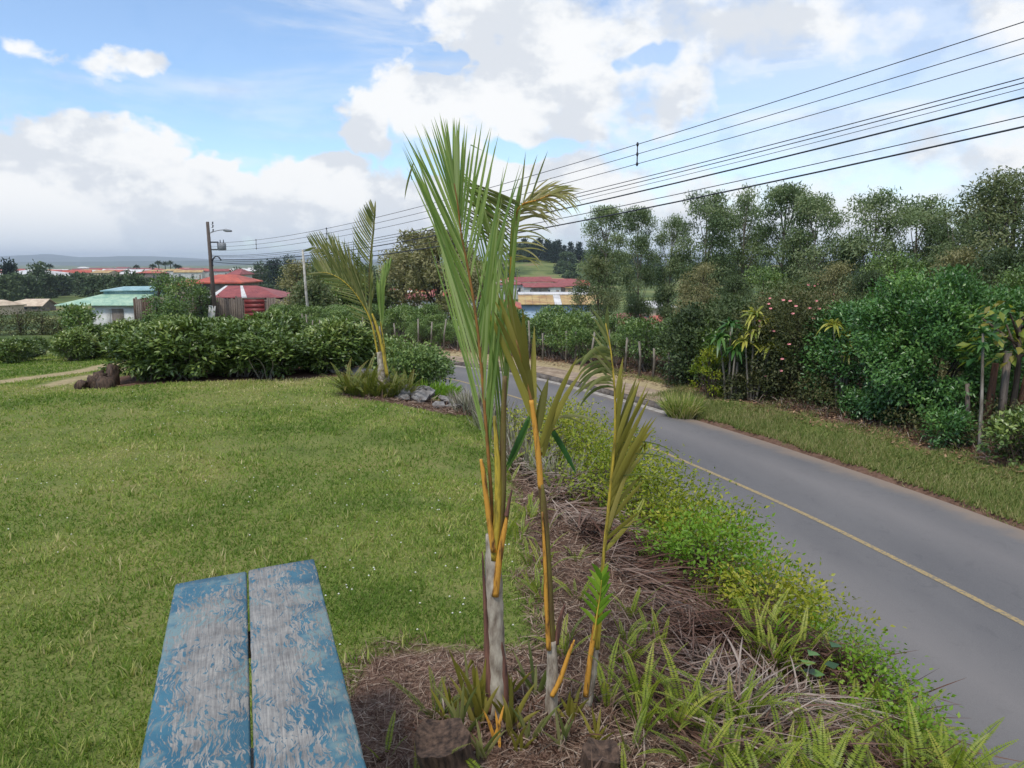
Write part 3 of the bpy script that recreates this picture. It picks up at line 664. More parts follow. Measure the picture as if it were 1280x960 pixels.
def frond(root, rach, Y, specs, rad, mat_r, loc, label=None, dep=None):
    """rach: rachis as picture directions at depth Y; specs: lists of leaflets along it"""
    pts = np.array([at(px, py, Y + (dep[i] if dep else 0)) for i, (px, py) in enumerate(rach)]); c = smooth_curve(pts, 40) - np.array(loc)
    r = obj('frond', raw('frond', *tube(c, np.linspace(rad, rad * .25, 40), 6)[:2], mat_r, None, True), root)
    if label: tag(r, label)
    m = Y / 960
    for sp in specs:
        n_, t0, t1, a0, a1, L0, L1, w, mat = sp[:9]; kw = sp[9] if len(sp) > 9 else {}; Lk, Ak = kw.get('Lk'), kw.get('Ak')
        for q in range(n_):
            f = (q + RNG.uniform(-.25, .25)) / max(1, n_ - 1); f = min(max(f, 0), 1); t = t0 + (t1 - t0) * f
            if RNG.random() < kw.get('miss', .03): continue
            k = t * 39; i = min(int(k), 38); b = c[i] + (c[i + 1] - c[i]) * (k - i)
            Lm = kw.get('Lm'); L = (np.interp(f, np.linspace(0, 1, len(Lk)), Lk) if Lk else L0 + (L1 - L0) * f if Lm is None else np.interp(f, [0, .5, 1], [L0, Lm, L1])) * m * RNG.uniform(.92, 1.06)
            leaflet('leaflet', b, (np.interp(f, np.linspace(0, 1, len(Ak)), Ak) if Ak else a0 + (a1 - a0) * f) + RNG.normal(0, kw.get('ja', 1.5)), L, w * m * RNG.uniform(.85, 1.1), mat, r, kw.get('bend', 0) + RNG.normal(0, 3),
                    kw.get('depth', 0) + RNG.normal(0, kw.get('jd', .08)), max(0, kw.get('droop', 0) + RNG.normal(0, kw.get('jdr', .02))))
    return r
def stem(root, name, path, Y, rads, mat, loc, ns=10, label=None):
    pts = np.array([at(px, py, Y) for px, py in path]); c = smooth_curve(pts, 26) - np.array(loc)
    rr = np.interp(np.linspace(0, 1, 26), np.linspace(0, 1, len(rads)), np.array(rads) * Y / 960)
    rr = rr * (1 + .06 * np.sin(np.arange(26) * 2.1)) if 'trunk' in name else rr
    o = obj(name, raw(name, *tube(c, rr, ns)[:2], mat, None, True), root)
    if label: tag(o, label)
    return o
# main palm
Y1 = 2.95
b1 = at(622, 905, Y1); b1[2] = H(b1[0], b1[1])
p1 = thing('palm_tree', 'tallest young palm in front with long green fronds and pale stem', 'palm tree', b1)
stem(p1, 'trunk', [(625, 935), (621, 860), (619, 790), (617, 730), (616, 668)], Y1, [17, 15, 12, 12, 9], 'palm_trunk', b1, 12)
stem(p1, 'sheath', [(615, 890), (611, 845), (608, 790), (605, 730), (603, 690)], Y1 - .02, [7, 6, 3.5, 2, 1], 'palm_brown', b1)
stem(p1, 'sheath', [(630, 895), (631, 850), (628, 815), (623, 785)], Y1 - .02, [6, 5, 3, 1], 'palm_brown', b1)
stem(p1, 'stalk', [(619, 745), (624, 700), (630, 665), (635, 640)], Y1 - .03, [5, 4.5, 3.5, 1.5], 'palm_orange', b1, label='cut orange leaf stalk')
stem(p1, 'stalk', [(617, 690), (610, 640), (604, 590), (601, 574)], Y1 - .03, [4, 3.6, 3.2, 1.8], 'palm_orange', b1, label='cut orange leaf stalk')
stem(p1, 'stalk', [(633, 645), (637, 625), (640, 612)], Y1 - .03, [3, 2, 1], 'palm_brown', b1)
frond(p1, [(616, 700), (614, 620), (608, 540), (601, 450), (594, 390), (585, 335), (577, 295), (572, 255), (567, 225)], Y1, [
    (37, .20, 1.0, 0, 0, 0, 0, 3.2, 'leaflet_a', dict(bend=-2, ja=1., Lk=[285, 262, 222, 192, 162, 132, 102, 76], Ak=[-12, -15, -20, -24, -25, -20, -14, -5])),
    (17, .18, .45, 0, 0, 0, 0, 4.0, 'leaflet_a', dict(bend=4, jd=.14, Lk=[270, 240, 190], Ak=[3, 5, 8])),
    (13, .45, .80, 0, 0, 0, 0, 3.6, 'leaflet_a', dict(bend=3, jd=.1, Lk=[205, 182, 155, 120], Ak=[13, 12, 9, 6])),
    (8, .80, 1.0, 0, 0, 0, 0, 3.8, 'leaflet_a', dict(bend=0, Lk=[108, 78], Ak=[4, 0]))], .009, 'rachis', b1, 'tall upright green frond', dep=[0, 0, 0, .02, .03, .03, .02, 0, 0])
frond(p1, [(620, 700), (624, 620), (628, 540), (632, 460), (636, 390), (639, 330), (641, 285), (650, 258), (672, 250), (688, 243)], Y1 + .06, [
    (24, .18, .70, 0, 0, 0, 0, 3.0, 'leaflet_a', dict(bend=-6, jd=.15, Lk=[245, 220, 180, 130, 95], Ak=[-6, -9, -16, -30, -46])),
    (20, .56, .80, -48, -66, 95, 80, 2.6, 'leaflet_m', dict(bend=-12, jd=.15)),
    (14, .18, .62, 0, 0, 0, 0, 3.9, 'leaflet_a', dict(bend=3, Lk=[230, 190, 120, 75], Ak=[3, 4, 5, 6])),
    (40, .70, 1., 50, 78, 58, 46, 2.1, 'leaflet_d', dict(droop=.7, bend=25, jdr=.35, jd=.4, ja=9)),
    (18, .56, .74, 85, 70, 42, 66, 2.2, 'leaflet_d', dict(droop=.3, bend=45, jdr=.2, ja=7)),
    (14, .80, 1., 42, 66, 50, 30, 2.2, 'leaflet_d', dict(droop=.05, bend=20, ja=6)),
    (3, .76, .84, 6, 22, 70, 62, 2.6, 'leaflet_m', {})], .009, 'palm_orange', b1, 'frond bent over at the tip with dry yellow fringe', dep=[0, 0, .02, .05, .08, .1, .1, .08, .02, -.05])
stem(p1, 'stalk', [(617, 700), (622, 640), (622, 580), (618, 520)], Y1 - .02, [5, 5, 4, 2], 'palm_yellow', b1)
stem(p1, 'stalk', [(622, 700), (628, 620), (629, 540), (631, 470)], Y1 - .01, [5, 5, 4, 3], 'palm_olive', b1)
leaflet('spear', at(515, 225, Y1) - b1, -10, .02, .005, 'leaflet_a', p1)
leaflet('leaf_tip', at(517, 203, Y1) - b1, 200, .14, .008, 'leaflet_m', p1, bend=-15)
# second palm
Y2 = 2.95
b2 = at(688, 925, Y2); b2[2] = H(b2[0], b2[1])
p2 = thing('palm_tree', 'middle young palm in front with thin olive stem and broad split leaf', 'palm tree', b2)
stem(p2, 'trunk', [(684, 950), (688, 905), (690, 850), (690, 800)], Y2, [9, 9, 8, 6], 'palm_trunk', b2, 12)
stem(p2, 'stalk', [(690, 815), (687, 760), (684, 700), (680, 640), (676, 605)], Y2, [6, 6, 5.5, 5, 4], 'palm_olive', b2)
stem(p2, 'stalk', [(686, 812), (683, 760), (681, 700), (678, 640)], Y2 - .02, [3.5, 3, 2.5, 1], 'palm_orange', b2)
stem(p2, 'stalk', [(676, 610), (673, 570), (669, 535), (664, 500)], Y2, [4, 4, 3.5, 3], 'palm_orange', b2)
stem(p2, 'sheath', [(695, 805), (700, 775), (706, 755)], Y2, [4, 3, 1], 'palm_brown', b2)
stem(p2, 'stalk', [(690, 870), (700, 850), (712, 815), (718, 800)], Y2 - .03, [3.5, 3.5, 2.5, 1], 'palm_orange', b2, label='short orange leaf stub')
f2 = obj('frond', raw('frond', *tube(smooth_curve([at(*q, Y2) for q in [(668, 530), (664, 500), (655, 460), (645, 425)]], 12) - b2, np.linspace(.009, .002, 12), 6)[:2], 'rachis', None, True), p2); tag(f2, 'broad olive blades held upright')
def blades(parent, lst, Y, b, mat):
    for (px, py, ang, L, w, bend, dr, mt) in lst:
        leaflet('leaflet', at(px, py, Y) - b, ang, L * Y / 960, w * .8 * Y / 960, mt or mat, parent, bend, RNG.normal(0, .1), dr, 10)
blades(f2, [(668, 530, -20, 170, 11, -8, 0, None), (668, 520, -14, 165, 11, -8, 0, None), (667, 510, -10, 155, 12, -4, 0, None), (664, 495, -20, 120, 10, -10, 0, None), (660, 480, -5, 100, 10, 2, 0, None), (668, 525, -2, 120, 10, 5, 0, None),
            (655, 450, -24, 85, 9, -8, 0, None), (650, 440, -14, 75, 8, 4, 0, None), (655, 470, 0, 85, 8, -3, 0, None), (675, 560, 16, 130, 10, 14, 0, None), (677, 565, 20, 120, 10, 20, 0, None), (679, 572, 10, 100, 9, 8, 0, None), (672, 540, 8, 70, 14, 10, 0, None)], Y2, b2, 'leaflet_y')
f2b = obj('frond', raw('frond', *tube(smooth_curve([at(*q, Y2 + .05) for q in [(676, 570), (684, 545), (690, 538), (700, 534)]], 10) - b2, .004, 6)[:2], 'palm_olive', None, True), p2); tag(f2b, 'dark drooping blades behind the stem')
blades(f2b, [(662, 520, -160, 80, 11, 5, 0, 'dracg'), (660, 525, -156, 70, 9, 0, 0, 'dracg'), (685, 530, 148, 75, 10, 8, 0, 'dracg'), (684, 526, 72, 75, 5, 70, 0, 'leaflet_m'), (690, 518, 100, 55, 3, 40, 0, 'leaflet_m'), (640, 430, 150, 110, 3, -5, 0, 'leaflet_m')], Y2 + .05, b2, 'leaflet_m')
# third palm
Y3 = 3.05
b3 = at(728, 905, Y3); b3[2] = H(b3[0], b3[1])
p3 = thing('palm_tree', 'thin leaning palm on the right of the front trio, fan of olive leaflets', 'palm tree', b3)
stem(p3, 'trunk', [(727, 930), (733, 880), (740, 835), (745, 795)], Y3, [9, 8, 7, 5], 'palm_trunk', b3, 12)
stem(p3, 'sheath', [(732, 870), (738, 820), (744, 780), (746, 760)], Y3 - .025, [4, 3.5, 3, 1.2], 'palm_orange', b3)
stem(p3, 'stalk', [(744, 810), (749, 760), (752, 715)], Y3, [6, 5, 4], 'palm_yellow', b3)
f3 = frond(p3, [(750, 740), (757, 670), (763, 610), (768, 560), (769, 510), (767, 470), (763, 435), (757, 404)], Y3, [
    (14, .12, .44, 14, 18, 110, 95, 7, 'leaflet_y', dict(bend=6, Lm=135, jd=.2)),
    (7, .10, .30, 40, 30, 62, 100, 6.5, 'leaflet_y', dict(bend=10, jd=.3)),
    (6, .2, .6, 4, 8, 110, 60, 5, 'leaflet_y', dict(bend=4)),
    (12, .66, .84, -84, -60, 58, 56, 4.6, 'leaflet_m', dict(droop=1.1, jdr=.25, jd=.3, bend=-20)),
    (8, .68, .92, -42, -20, 50, 46, 3.6, 'leaflet_m', dict(bend=-18, jd=.3)),
    (5, .85, 1, -10, 3, 34, 24, 3.2, 'leaflet_m', {}),
    (6, .15, .45, 62, 76, 85, 100, 1.8, 'leaflet_m', dict(bend=75, jd=.3))], .0085, 'palm_yellow', b3, 'fan shaped olive frond')
f3b = frond(p3, [(742, 800), (746, 770), (750, 745), (752, 725)], Y3 - .05, [
    (7, .2, 1, 35, 15, 34, 24, 7, 'strap', dict(bend=20)), (7, .2, 1, -35, -20, 34, 26, 7, 'strap', dict(bend=-30))], .005, 'palm_yellow', b3, 'small light green frond low on the stem')
# more stalks and seedlings round the palm bases
def sucker(px, py, Yd, n_, mat, label, hgt=(90, 150), spread=16, w=5):
    b = at(px, py, Yd); b[2] = H(b[0], b[1]); t = thing('palm_seedling', label, 'palm seedling', b)
    for q in range(n_):
        s = (q - (n_ - 1) / 2) / max(1, (n_ - 1) / 2)
        leaflet('leaf', (RNG.normal(0, .01), RNG.normal(0, .02), -.01), s * spread + RNG.normal(0, 4), RNG.uniform(*hgt) * Yd / 960, w * Yd / 960, mat, t, s * 22, RNG.normal(0, .25), 0, 8, .5)
    return t
sucker(598, 890, 2.9, 9, 'leaflet_y', 'yellow-green palm seedling left of the pale front trunk', (70, 130), 16, 7)
sucker(575, 900, 2.8, 7, 'leaflet_m', 'palm seedling between the dark stump and the pale front trunk', (50, 100), 22, 6)
sucker(590, 870, 2.98, 5, 'leaflet_m', 'slender spiky seedling with one tall leaf left of the trunks', (60, 150), 6, 4)
sucker(640, 885, 2.85, 8, 'leaflet_y', 'bushy seedling right against the pale front trunk', (45, 90), 24, 7)
sucker(618, 890, 2.76, 4, 'palm_orange', 'orange shoots at the foot of the pale front trunk', (40, 62), 10, 5)
sucker(668, 850, 3.1, 7, 'leaflet_m', 'olive seedling between the first and second palm stems', (40, 80), 25, 5)
sucker(712, 900, 2.95, 6, 'leaflet_y', 'short seedling between the second and third palm stems', (40, 70), 26, 6)

def clutter():
    m = 1500; P = []; 
    for cx_, cy_, n_, sg in ((b1[0], b1[1], 500, .13), (b2[0], b2[1], 400, .11), (b3[0], b3[1], 350, .1), ((b1[0] + b3[0]) / 2, b1[1] - .1, 400, .25)):
        P.append(np.column_stack([cx_ + RNG.normal(0, sg, n_), cy_ + RNG.normal(0, sg * .8, n_)]))
    P = np.concatenate(P); m = len(P); z = height(P[:, 0], P[:, 1]); D = np.column_stack([RNG.normal(0, .7, (m, 2)), RNG.uniform(.1, 1.2, m)])
    return ribbons(np.column_stack([P, z]), D, RNG.uniform(.05, .2, m), RNG.uniform(.003, .009, m), RNG.uniform(.2, 1.2, m), 4)
tag(obj('palm_litter', leafmesh('palm_litter', [clutter()], 'frond_dry')), 'curled brown fibre and leaf sheath scraps at the feet of the front palms', 'litter', kind='stuff')
for px, py, Yd, n_, mt, lb in ((560, 880, 2.95, 7, 'leaflet_y', 'low fan of yellow-green leaves behind the stump'), (650, 905, 2.72, 5, 'leaflet_y', 'pair of upright bright shoots left of the second stem'), (664, 915, 2.8, 5, 'leaflet_m', 'short olive shoots at the foot of the second stem'),
                               (705, 930, 2.75, 5, 'leaflet_m', 'low olive shoots in front between second and third stems'), (745, 925, 2.8, 6, 'leaflet_y', 'yellowish shoots right of the third stem'), (603, 930, 2.7, 6, 'leaflet_m', 'olive shoots right beside the brown stump'), (630, 860, 3.1, 6, 'leaflet_y', 'shoots behind the foot of the pale trunk')):
    sucker(px, py, Yd, n_, mt, lb, (35, 80), 28, 5)
# mid palm beside the stone pile
Y4 = 11.1
b4 = at(474, 476, Y4); b4[2] = H(b4[0], b4[1])
p4 = thing('palm_tree', 'young palm with yellow stems growing from a ferny mound on the lawn', 'palm tree', b4)
stem(p4, 'trunk', [(478, 482), (477, 462), (474, 440)], Y4, [6, 5, 3], 'palm_trunk', b4)
stem(p4, 'trunk', [(482, 482), (481, 460), (478, 440)], Y4 + .05, [6, 4, 3], 'palm_trunk', b4)
frond(p4, [(476, 470), (470, 430), (463, 400), (448, 372), (430, 352), (412, 342), (398, 340)], Y4, [
    (34, .28, 1., -16, -30, 80, 22, 2.2, 'leaflet_m', dict(Lm=62, bend=-6)), (26, .3, .95, -62, -95, 30, 20, 1.8, 'leaflet_m', dict(droop=.1, Lm=34)),
    (16, .3, .8, 2, -6, 75, 50, 2.2, 'leaflet_m', {})], .016, 'palm_yellow', b4, 'left arching frond')
frond(p4, [(478, 470), (472, 420), (462, 385), (446, 350), (430, 328), (412, 314), (392, 309)], Y4 + .1, [
    (26, .45, 1., -10, -34, 46, 18, 2, 'leaflet_m', dict(Lm=36)), (24, .45, 1., -88, -110, 26, 14, 1.8, 'leaflet_m', dict(droop=.1))], .013, 'palm_olive', b4, 'upper left frond reaching over')
frond(p4, [(480, 472), (474, 425), (466, 400), (462, 370), (462, 330), (466, 290), (468, 262)], Y4 + .05, [
    (36, .5, 1., -48, -24, 38, 14, 2, 'leaflet_m', dict(Lm=40, bend=14)), (30, .45, 1., 20, 12, 20, 12, 2, 'leaflet_m', dict(bend=-10))], .015, 'palm_olive', b4, 'upright frond')
frond(p4, [(484, 472), (480, 430), (476, 400), (478, 370), (484, 345)], Y4 - .05, [
    (14, .4, 1, 4, 12, 62, 24, 2.4, 'leaflet_a', dict(Lm=50)), (12, .4, 1, -4, 0, 55, 22, 2.4, 'leaflet_a', {})], .014, 'palm_yellow', b4, 'short green new frond')
stem(p4, 'stalk', [(484, 470), (478, 435), (470, 405), (465, 392)], Y4 - .08, [2.2, 2, 1.6, 1], 'palm_yellow', b4)

# ------------------------------------------------------------------ ferns
def fern_frond(L, w, curve, n_=40):
    s = np.linspace(0, 1, n_); y = s * L * np.cos(curve * s * .5); z = L * s * np.sin(1.0 - curve * s) if False else None
    a = math.radians(80) - curve * s; pts = np.cumsum(np.stack([np.cos(a), np.sin(a)], 1), 0) * L / n_
    C = np.stack([np.zeros(n_), pts[:, 0], pts[:, 1]], 1); T = norm(np.gradient(C, axis=0)); prof = np.interp(s, [0, .12, .3, .75, 1], [.1, .75, 1, .7, .08]) * w / 2
    parts = []
    for sg in (-1, 1):
        D = np.array([sg, 0, 0.]) + T * .28 + RNG.normal(0, .06, (n_, 3)); U = np.cross(T, [1, 0, 0.]) * np.ones((n_, 1))
        parts.append(scatter(LEAF2, C[1:], D[1:], U[1:], prof[1:] + .002, L / n_ * 1.0, np.clip(.5 + s[1:] * .3 + RNG.normal(0, .08, n_ - 1), 0, 1)))
    V, F, R = tube(C[::4], np.linspace(.0022, .0008, len(C[::4])), 3, False); parts.append((V, F, R * .3)); return parts
FR = {}
def fern_meshes(mat):
    if mat not in FR: FR[mat] = [leafmesh('frond', fern_frond(L, w, c), mat) for L, w, c in ((.30, .05, .5), (.34, .055, 1.0), (.25, .045, .2), (.38, .06, 1.4), (.22, .045, .8), (.42, .06, .7))]
    return FR[mat]
def fern(x, y, n_, sc, label, group=None, mat='fern', tilt=(.0, .55)):
    t = thing('sword_fern', label, 'fern', (x, y, H(x, y) - .01), RNG.uniform(0, 6.28), group); ms = fern_meshes(mat)
    for q in range(n_):
        o = obj('frond', ms[RNG.integers(len(ms))], t); a = q / n_ * 6.28 + RNG.uniform(-.4, .4); s = sc * RNG.uniform(.75, 1.25)
        o.rotation_euler = (-RNG.uniform(*tilt), RNG.normal(0, .12), a); o.scale = (s, s, s); o.location = (-.02 * math.sin(a), .02 * math.cos(a), 0)
    return t
def ferns(n_, y0, y1, u0, u1, k, sc, label, group, mat='fern', tilt=(-.1, .38)):
    x, y, ix = bank_pts(n_, y0, y1, u0, u1)
    for a, b in zip(x, y):
        if b > 1.75: fern(a, b, int(RNG.integers(k[0], k[1])), sc * RNG.uniform(.8, 1.2), label, group, mat, tilt)
ferns(150, 2.9, 4.5, .7, 3.1, (6, 10), .76, 'light green sword fern among dead leaves on the bank top, lower right', 'sword ferns on the near bank')
ferns(70, 3.7, 5.6, .8, 2.1, (6, 10), .76, 'light green sword fern along the bank edge just above the road', 'sword ferns on the bank edge')
ferns(34, 4.1, 7.4, 2.6, 3.3, (4, 7), .6, 'small yellow-green fern along the line where the lawn meets the bank', 'ferns along the lawn edge', 'fern')
ferns(16, 6.5, 10.5, 1.9, 2.7, (4, 7), .8, 'small yellowish fern on the lawn edge past the front palms', 'ferns on the far lawn edge', 'fern')
for px, py, Yd, k, s, lab in ((637, 950, 2.35, 3, 1.0, 'bright upright fern in front of the three palm stems'), (520, 930, 2.5, 7, .6, 'dark fern at the left foot of the brown stump'), (545, 850, 2.95, 7, .7, 'olive fern behind the brown stump'),
                               (790, 900, 2.8, 4, .7, 'upright fern right of the third palm stem'), (480, 900, 2.7, 3, .45, 'small lone fern in the straw left of the stump'), (785, 940, 2.5, 4, .6, 'low fern at the bottom beside the right stump')):
    q = at(px, py, Yd); fern(q[0], q[1], k, s * 1.1, lab, None, 'fern_dark' if 'dark' in lab or 'olive' in lab else 'fern', (0, .35))
for q in range(22):
    a = q / 22 * 6.28; x, y = b4[0] - .02 + .42 * math.cos(a) * RNG.uniform(.8, 1.1), b4[1] - .05 + .34 * math.sin(a)
    fern(x, y, 12, 1.2, 'dark fern ringing the foot of the palm beside the stone pile', 'ferns round the mid palm', 'fern_dark', (-.1, .55))

# ------------------------------------------------------------------ stumps, stones
def rock_mesh(name, sx, sy, sz, mat, seed, sub=3, amp=.25):
    import bmesh
    bm = bmesh.new(); bmesh.ops.create_icosphere(bm, subdivisions=sub, radius=1); r_ = np.random.default_rng(seed); d = r_.normal(size=(7, 3)); ph = r_.uniform(0, 6, 7)
    for v in bm.verts:
        k = 1 + amp * sum(math.sin(np.dot(d[i], v.co) * (1.2 + i * .5) + ph[i]) / (1 + i * .6) for i in range(7)) / 2
        v.co = Vector((v.co.x * sx * k, v.co.y * sy * k, v.co.z * sz * k))
    me = bpy.data.meshes.new(name); bm.to_mesh(me); bm.free(); me.materials.append(MATS[mat]); return me
def stump(px, py, Yd, r, h, label, tilt=(0, 0), seed=1):
    b = at(px, py, Yd); b[2] = H(b[0], b[1]); t = thing('tree_stump', label, 'stump', b); t.rotation_euler = (tilt[0], tilt[1], 0); r_ = np.random.default_rng(seed)
    ns, nr = 28, 9; V = []; wob = r_.normal(0, .06, ns); wob = (wob + np.roll(wob, 1)) / 1.5
    for i in range(nr):
        s = i / (nr - 1); rad = r * (1.35 - .35 * min(1, s * 1.6))
        for j in range(ns):
            a = j / ns * 6.283; k = rad * (1 + wob[j] + r_.normal(0, .018)); V.append((k * math.cos(a), k * math.sin(a), -.06 + s * (h + .06) + (.012 * math.sin(a * 3) if i == nr - 1 else 0)))
    F = [(i * ns + j, i * ns + (j + 1) % ns, (i + 1) * ns + (j + 1) % ns, (i + 1) * ns + j) for i in range(nr - 1) for j in range(ns)]
    obj('bark', raw('bark', V, F, 'stump', None, False), t)
    top = [(0, 0, h - .02)] + [(V[(nr - 1) * ns + j][0], V[(nr - 1) * ns + j][1], V[(nr - 1) * ns + j][2]) for j in range(ns)]
    obj('cut_top', raw('cut_top', top, [(0, 1 + j, 1 + (j + 1) % ns) for j in range(ns)], 'stump'), t)
stump(560, 930, 2.62, .1, .17, 'weathered brown stump at the foot of the palms, beside the blue table', (.2, -.15), 3)
stump(748, 968, 2.62, .07, .11, 'small brown stump at the bottom behind the fern, right of the palms', (.1, .1), 5)
g = on(122, 478, 0)
lp = thing('stump_pile', 'old grey stumps at the left end of the coffee bush row', 'stumps', (g[0], g[1], H(g[0], g[1])))
for q, (dx, dy, r, h) in enumerate(((0, 0, .13, .3), (.2, -.12, .15, .22), (-.18, .1, .1, .2), (.1, .35, .12, .4), (-.3, -.1, .09, .12))):
    V, F, _r = tube([(dx, dy, -.05), (dx + .02, dy, h * .5), (dx + .05, dy + .02, h)], [r * 1.15, r, r * .9], 9); obj('stump', raw('stump', (V + RNG.normal(0, .02, V.shape)) * .8, F, 'stump'), lp)
sp = thing('stone_pile', 'heap of loose grey stones beside the mid palm at the lawn edge', 'stones', (-1.3, 11.15, H(-1.3, 11.15)))
sm = [rock_mesh('stone', .13, .10, .065, 'stone', s, 1, .5) for s in range(6)]
for q in range(46):
    a = RNG.uniform(0, 6.28); d = RNG.uniform(0, 1) ** .6; x, y = .62 * d * math.cos(a), .45 * d * math.sin(a); z = .2 * (1 - d) * RNG.uniform(.5, 1)
    o = obj('stone', sm[q % 6], sp, (x, y, z + .02 + H(-1.3 + x, 11.15 + y) - H(-1.3, 11.15))); s = RNG.uniform(.45, 1.05); o.scale = (s, s, s * RNG.uniform(.7, 1.2)); o.rotation_euler = (RNG.normal(0, .4), RNG.normal(0, .4), RNG.uniform(0, 6))
for px, py, s in ((432, 461, 1.1), (447, 463, 1.5), (420, 463, .8), (458, 458, .7)):
    g = on(px, py, -.02); o = tag(obj('stone', sm[int(px) % 6], None, (g[0], g[1], H(g[0], g[1]) + .04)), 'grey stone lying between the coffee row and the mid palm', 'stone', 'stones by the coffee row'); o.scale = (s * 1.1, s, s)
g = RP(3.75, 1.75)
o = tag(obj('upright_rock', rock_mesh('upright_rock', .035, .03, .13, 'bark_pale', 4, 3, .12), None, (g[0], g[1], H(*g) + .08)), 'pale pinkish upright rock sticking out of the ferns on the bank', 'rock'); o.rotation_euler = (.1, -.2, 0)

# ------------------------------------------------------------------ generic shrubs
def shrub_parts(rx, ry, h, nclu, nleaf, L, w, tmpl=LEAF4, z0=.12, seed=0, flat=.5, outward=.8, shell=.75, crad=.3):
    """clumps of leaves spread through an uneven ellipsoid body"""
    d = unit(nclu); d[:, 2] = np.abs(d[:, 2]) ** .8 * np.where(RNG.random(nclu) < .68, 1, -.85); rr = RNG.uniform(shell, 1.05, nclu) ** 1.0
    C = d * rr[:, None] * np.array([rx, ry, h * (1 - z0) * .55]) + np.array([0, 0, h * (z0 + (1 - z0) * .45)])
    C[:, 2] = np.clip(C[:, 2], h * z0, h * 1.1)
    parts = []; k = nleaf // nclu; cs = crad * min(rx, h) ; n_ = nclu * k
    P = np.repeat(C, k, 0) + np.clip(RNG.normal(0, 1, (n_, 3)), -1.7, 1.7) * cs * np.array([1, 1, .75]) * .6
    cen = np.array([0, 0, h * .4]); out = norm(P - cen)
    Fd = norm(out * outward + unit(n_) * .75 + np.array([0, 0, .05])); Up = norm(np.array([0, 0, 1.]) * flat + out * .6 + unit(n_) * .5)
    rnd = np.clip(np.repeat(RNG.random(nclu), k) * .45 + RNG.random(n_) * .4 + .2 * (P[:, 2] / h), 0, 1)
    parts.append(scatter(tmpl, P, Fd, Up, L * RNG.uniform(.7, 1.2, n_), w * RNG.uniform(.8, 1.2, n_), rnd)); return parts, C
def shrub_wood(C, h, n_=14, r=.018, spread=.1):
    parts = []
    for q in range(n_):
        c = C[RNG.integers(len(C))]; b = np.array([RNG.normal(0, spread), RNG.normal(0, spread), -.05]); m = (b + c) / 2 + RNG.normal(0, .05, 3)
        parts.append(tube(smooth_curve([b, m, c], 6), np.linspace(r, r * .3, 6), 4, False))
    return parts
def shrub(name, label, cat, mat, x, y, rx, ry, h, nclu, nleaf, L, w, group=None, bark='bark_dark', stems=12, sr=.018, **k):
    t = thing(name, label, cat, (x, y, H(x, y)), RNG.uniform(0, 6.28) if abs(rx - ry) < .3 else 0, group)
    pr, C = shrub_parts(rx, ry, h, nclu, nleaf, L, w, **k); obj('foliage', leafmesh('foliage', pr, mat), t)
    V, F, _r = join(shrub_wood(C, h, stems, sr)); obj('stems', raw('stems', V, F, bark), t); return t

_ON = 'first second third fourth fifth sixth seventh eighth ninth tenth eleventh twelfth thirteenth fourteenth fifteenth sixteenth seventeenth eighteenth nineteenth'.split()
def ordn(n_):
    if n_ < 20: return _ON[n_ - 1]
    t_, u_ = divmod(n_, 10); w_ = {2: 'twent', 3: 'thirt', 4: 'fort', 5: 'fift', 6: 'sixt', 7: 'sevent'}[t_]
    return w_ + 'ieth' if u_ == 0 else w_ + 'y-' + _ON[u_ - 1]
# coffee bushes on the left, front row then rows behind
cof = [shrub('coffee_bush', 'x', 'coffee bush', 'coffee', 0, 0, .53, .53, 1.05, 60, 4800, .105, .042, group='coffee bushes beyond the lawn', bark='bark_pale', z0=.17, crad=.3) for _ in range(4)]
front = [(-6.05, 12.35), (-5.45, 12.5), (-4.85, 12.75), (-4.2, 12.85), (-3.55, 13.05), (-3.05, 13.35)]
names = ['leftmost glossy coffee bush in the front row, behind the old stumps', 'second coffee bush from the left in the front row', 'third coffee bush from the left in the front row', 'third coffee bush from the right in the front row',
         'second coffee bush from the right in the front row', 'rightmost coffee bush of the front row, nearest the loose stones']
k = 0
def put_coffee(x, y, s, label):
    global k
    hz_ = RNG.uniform(.52, .86)
    src = cof[k % 4]
    loc = (x, y, H(x, y))
    if k < 4:
        src.location = loc; src.rotation_euler = (0, 0, RNG.uniform(0, 6)); src.scale = (s, s, s * hz_); src['label'] = label
    else: copy_tree(src, loc, RNG.uniform(0, 6), (s, s, s * hz_), label)
    k += 1
for (x, y), lb in zip(front, names): put_coffee(x + RNG.normal(0, .08), y + .25 + RNG.normal(0, .12), RNG.uniform(.98, 1.1), lb)
for q_, (x, y) in enumerate([(-6.2, 13.2), (-5.3, 13.6), (-4.5, 13.8), (-3.6, 14.1), (-6.6, 14.3), (-5.7, 14.8), (-4.8, 15.0), (-3.8, 15.3), (-7.0, 15.6), (-6.1, 16.1), (-5.1, 16.4), (-4.1, 16.7), (-7.4, 17.2), (-6.4, 17.7), (-5.4, 18), (-4.3, 18.3), (-7.9, 19), (-6.8, 19.4), (-5.7, 19.8), (-4.6, 20.2)]):
    put_coffee(x, y, RNG.uniform(.88, 1.08), ordn(q_ + 1) + ' coffee bush behind the front row, counted row by row from the left')
for q in range(16):
    x, y = -9.6 - q * .75 + RNG.normal(0, .1), 19.5 + RNG.normal(0, .3) + (q % 2) * 1.5
    put_coffee(x, y, RNG.uniform(.65, .85), ordn(q + 1) + ' low coffee bush from the right across the dirt track at the left edge')
for q in range(26):
    x, y = -9 - RNG.uniform(0, 15), RNG.uniform(24, 31); put_coffee(x, y, RNG.uniform(.6, .8), 'dark coffee bush in the field beyond the dirt track')
for q in range(60):
    x, y = -3.5 - RNG.uniform(0, 9) - .25 * (q // 6), 21 + (q // 6) * 1.5 + RNG.normal(0, .15)
    put_coffee(x, y, RNG.uniform(.95, 1.25), 'coffee bush in the far rows between the dirt track and the road bend')
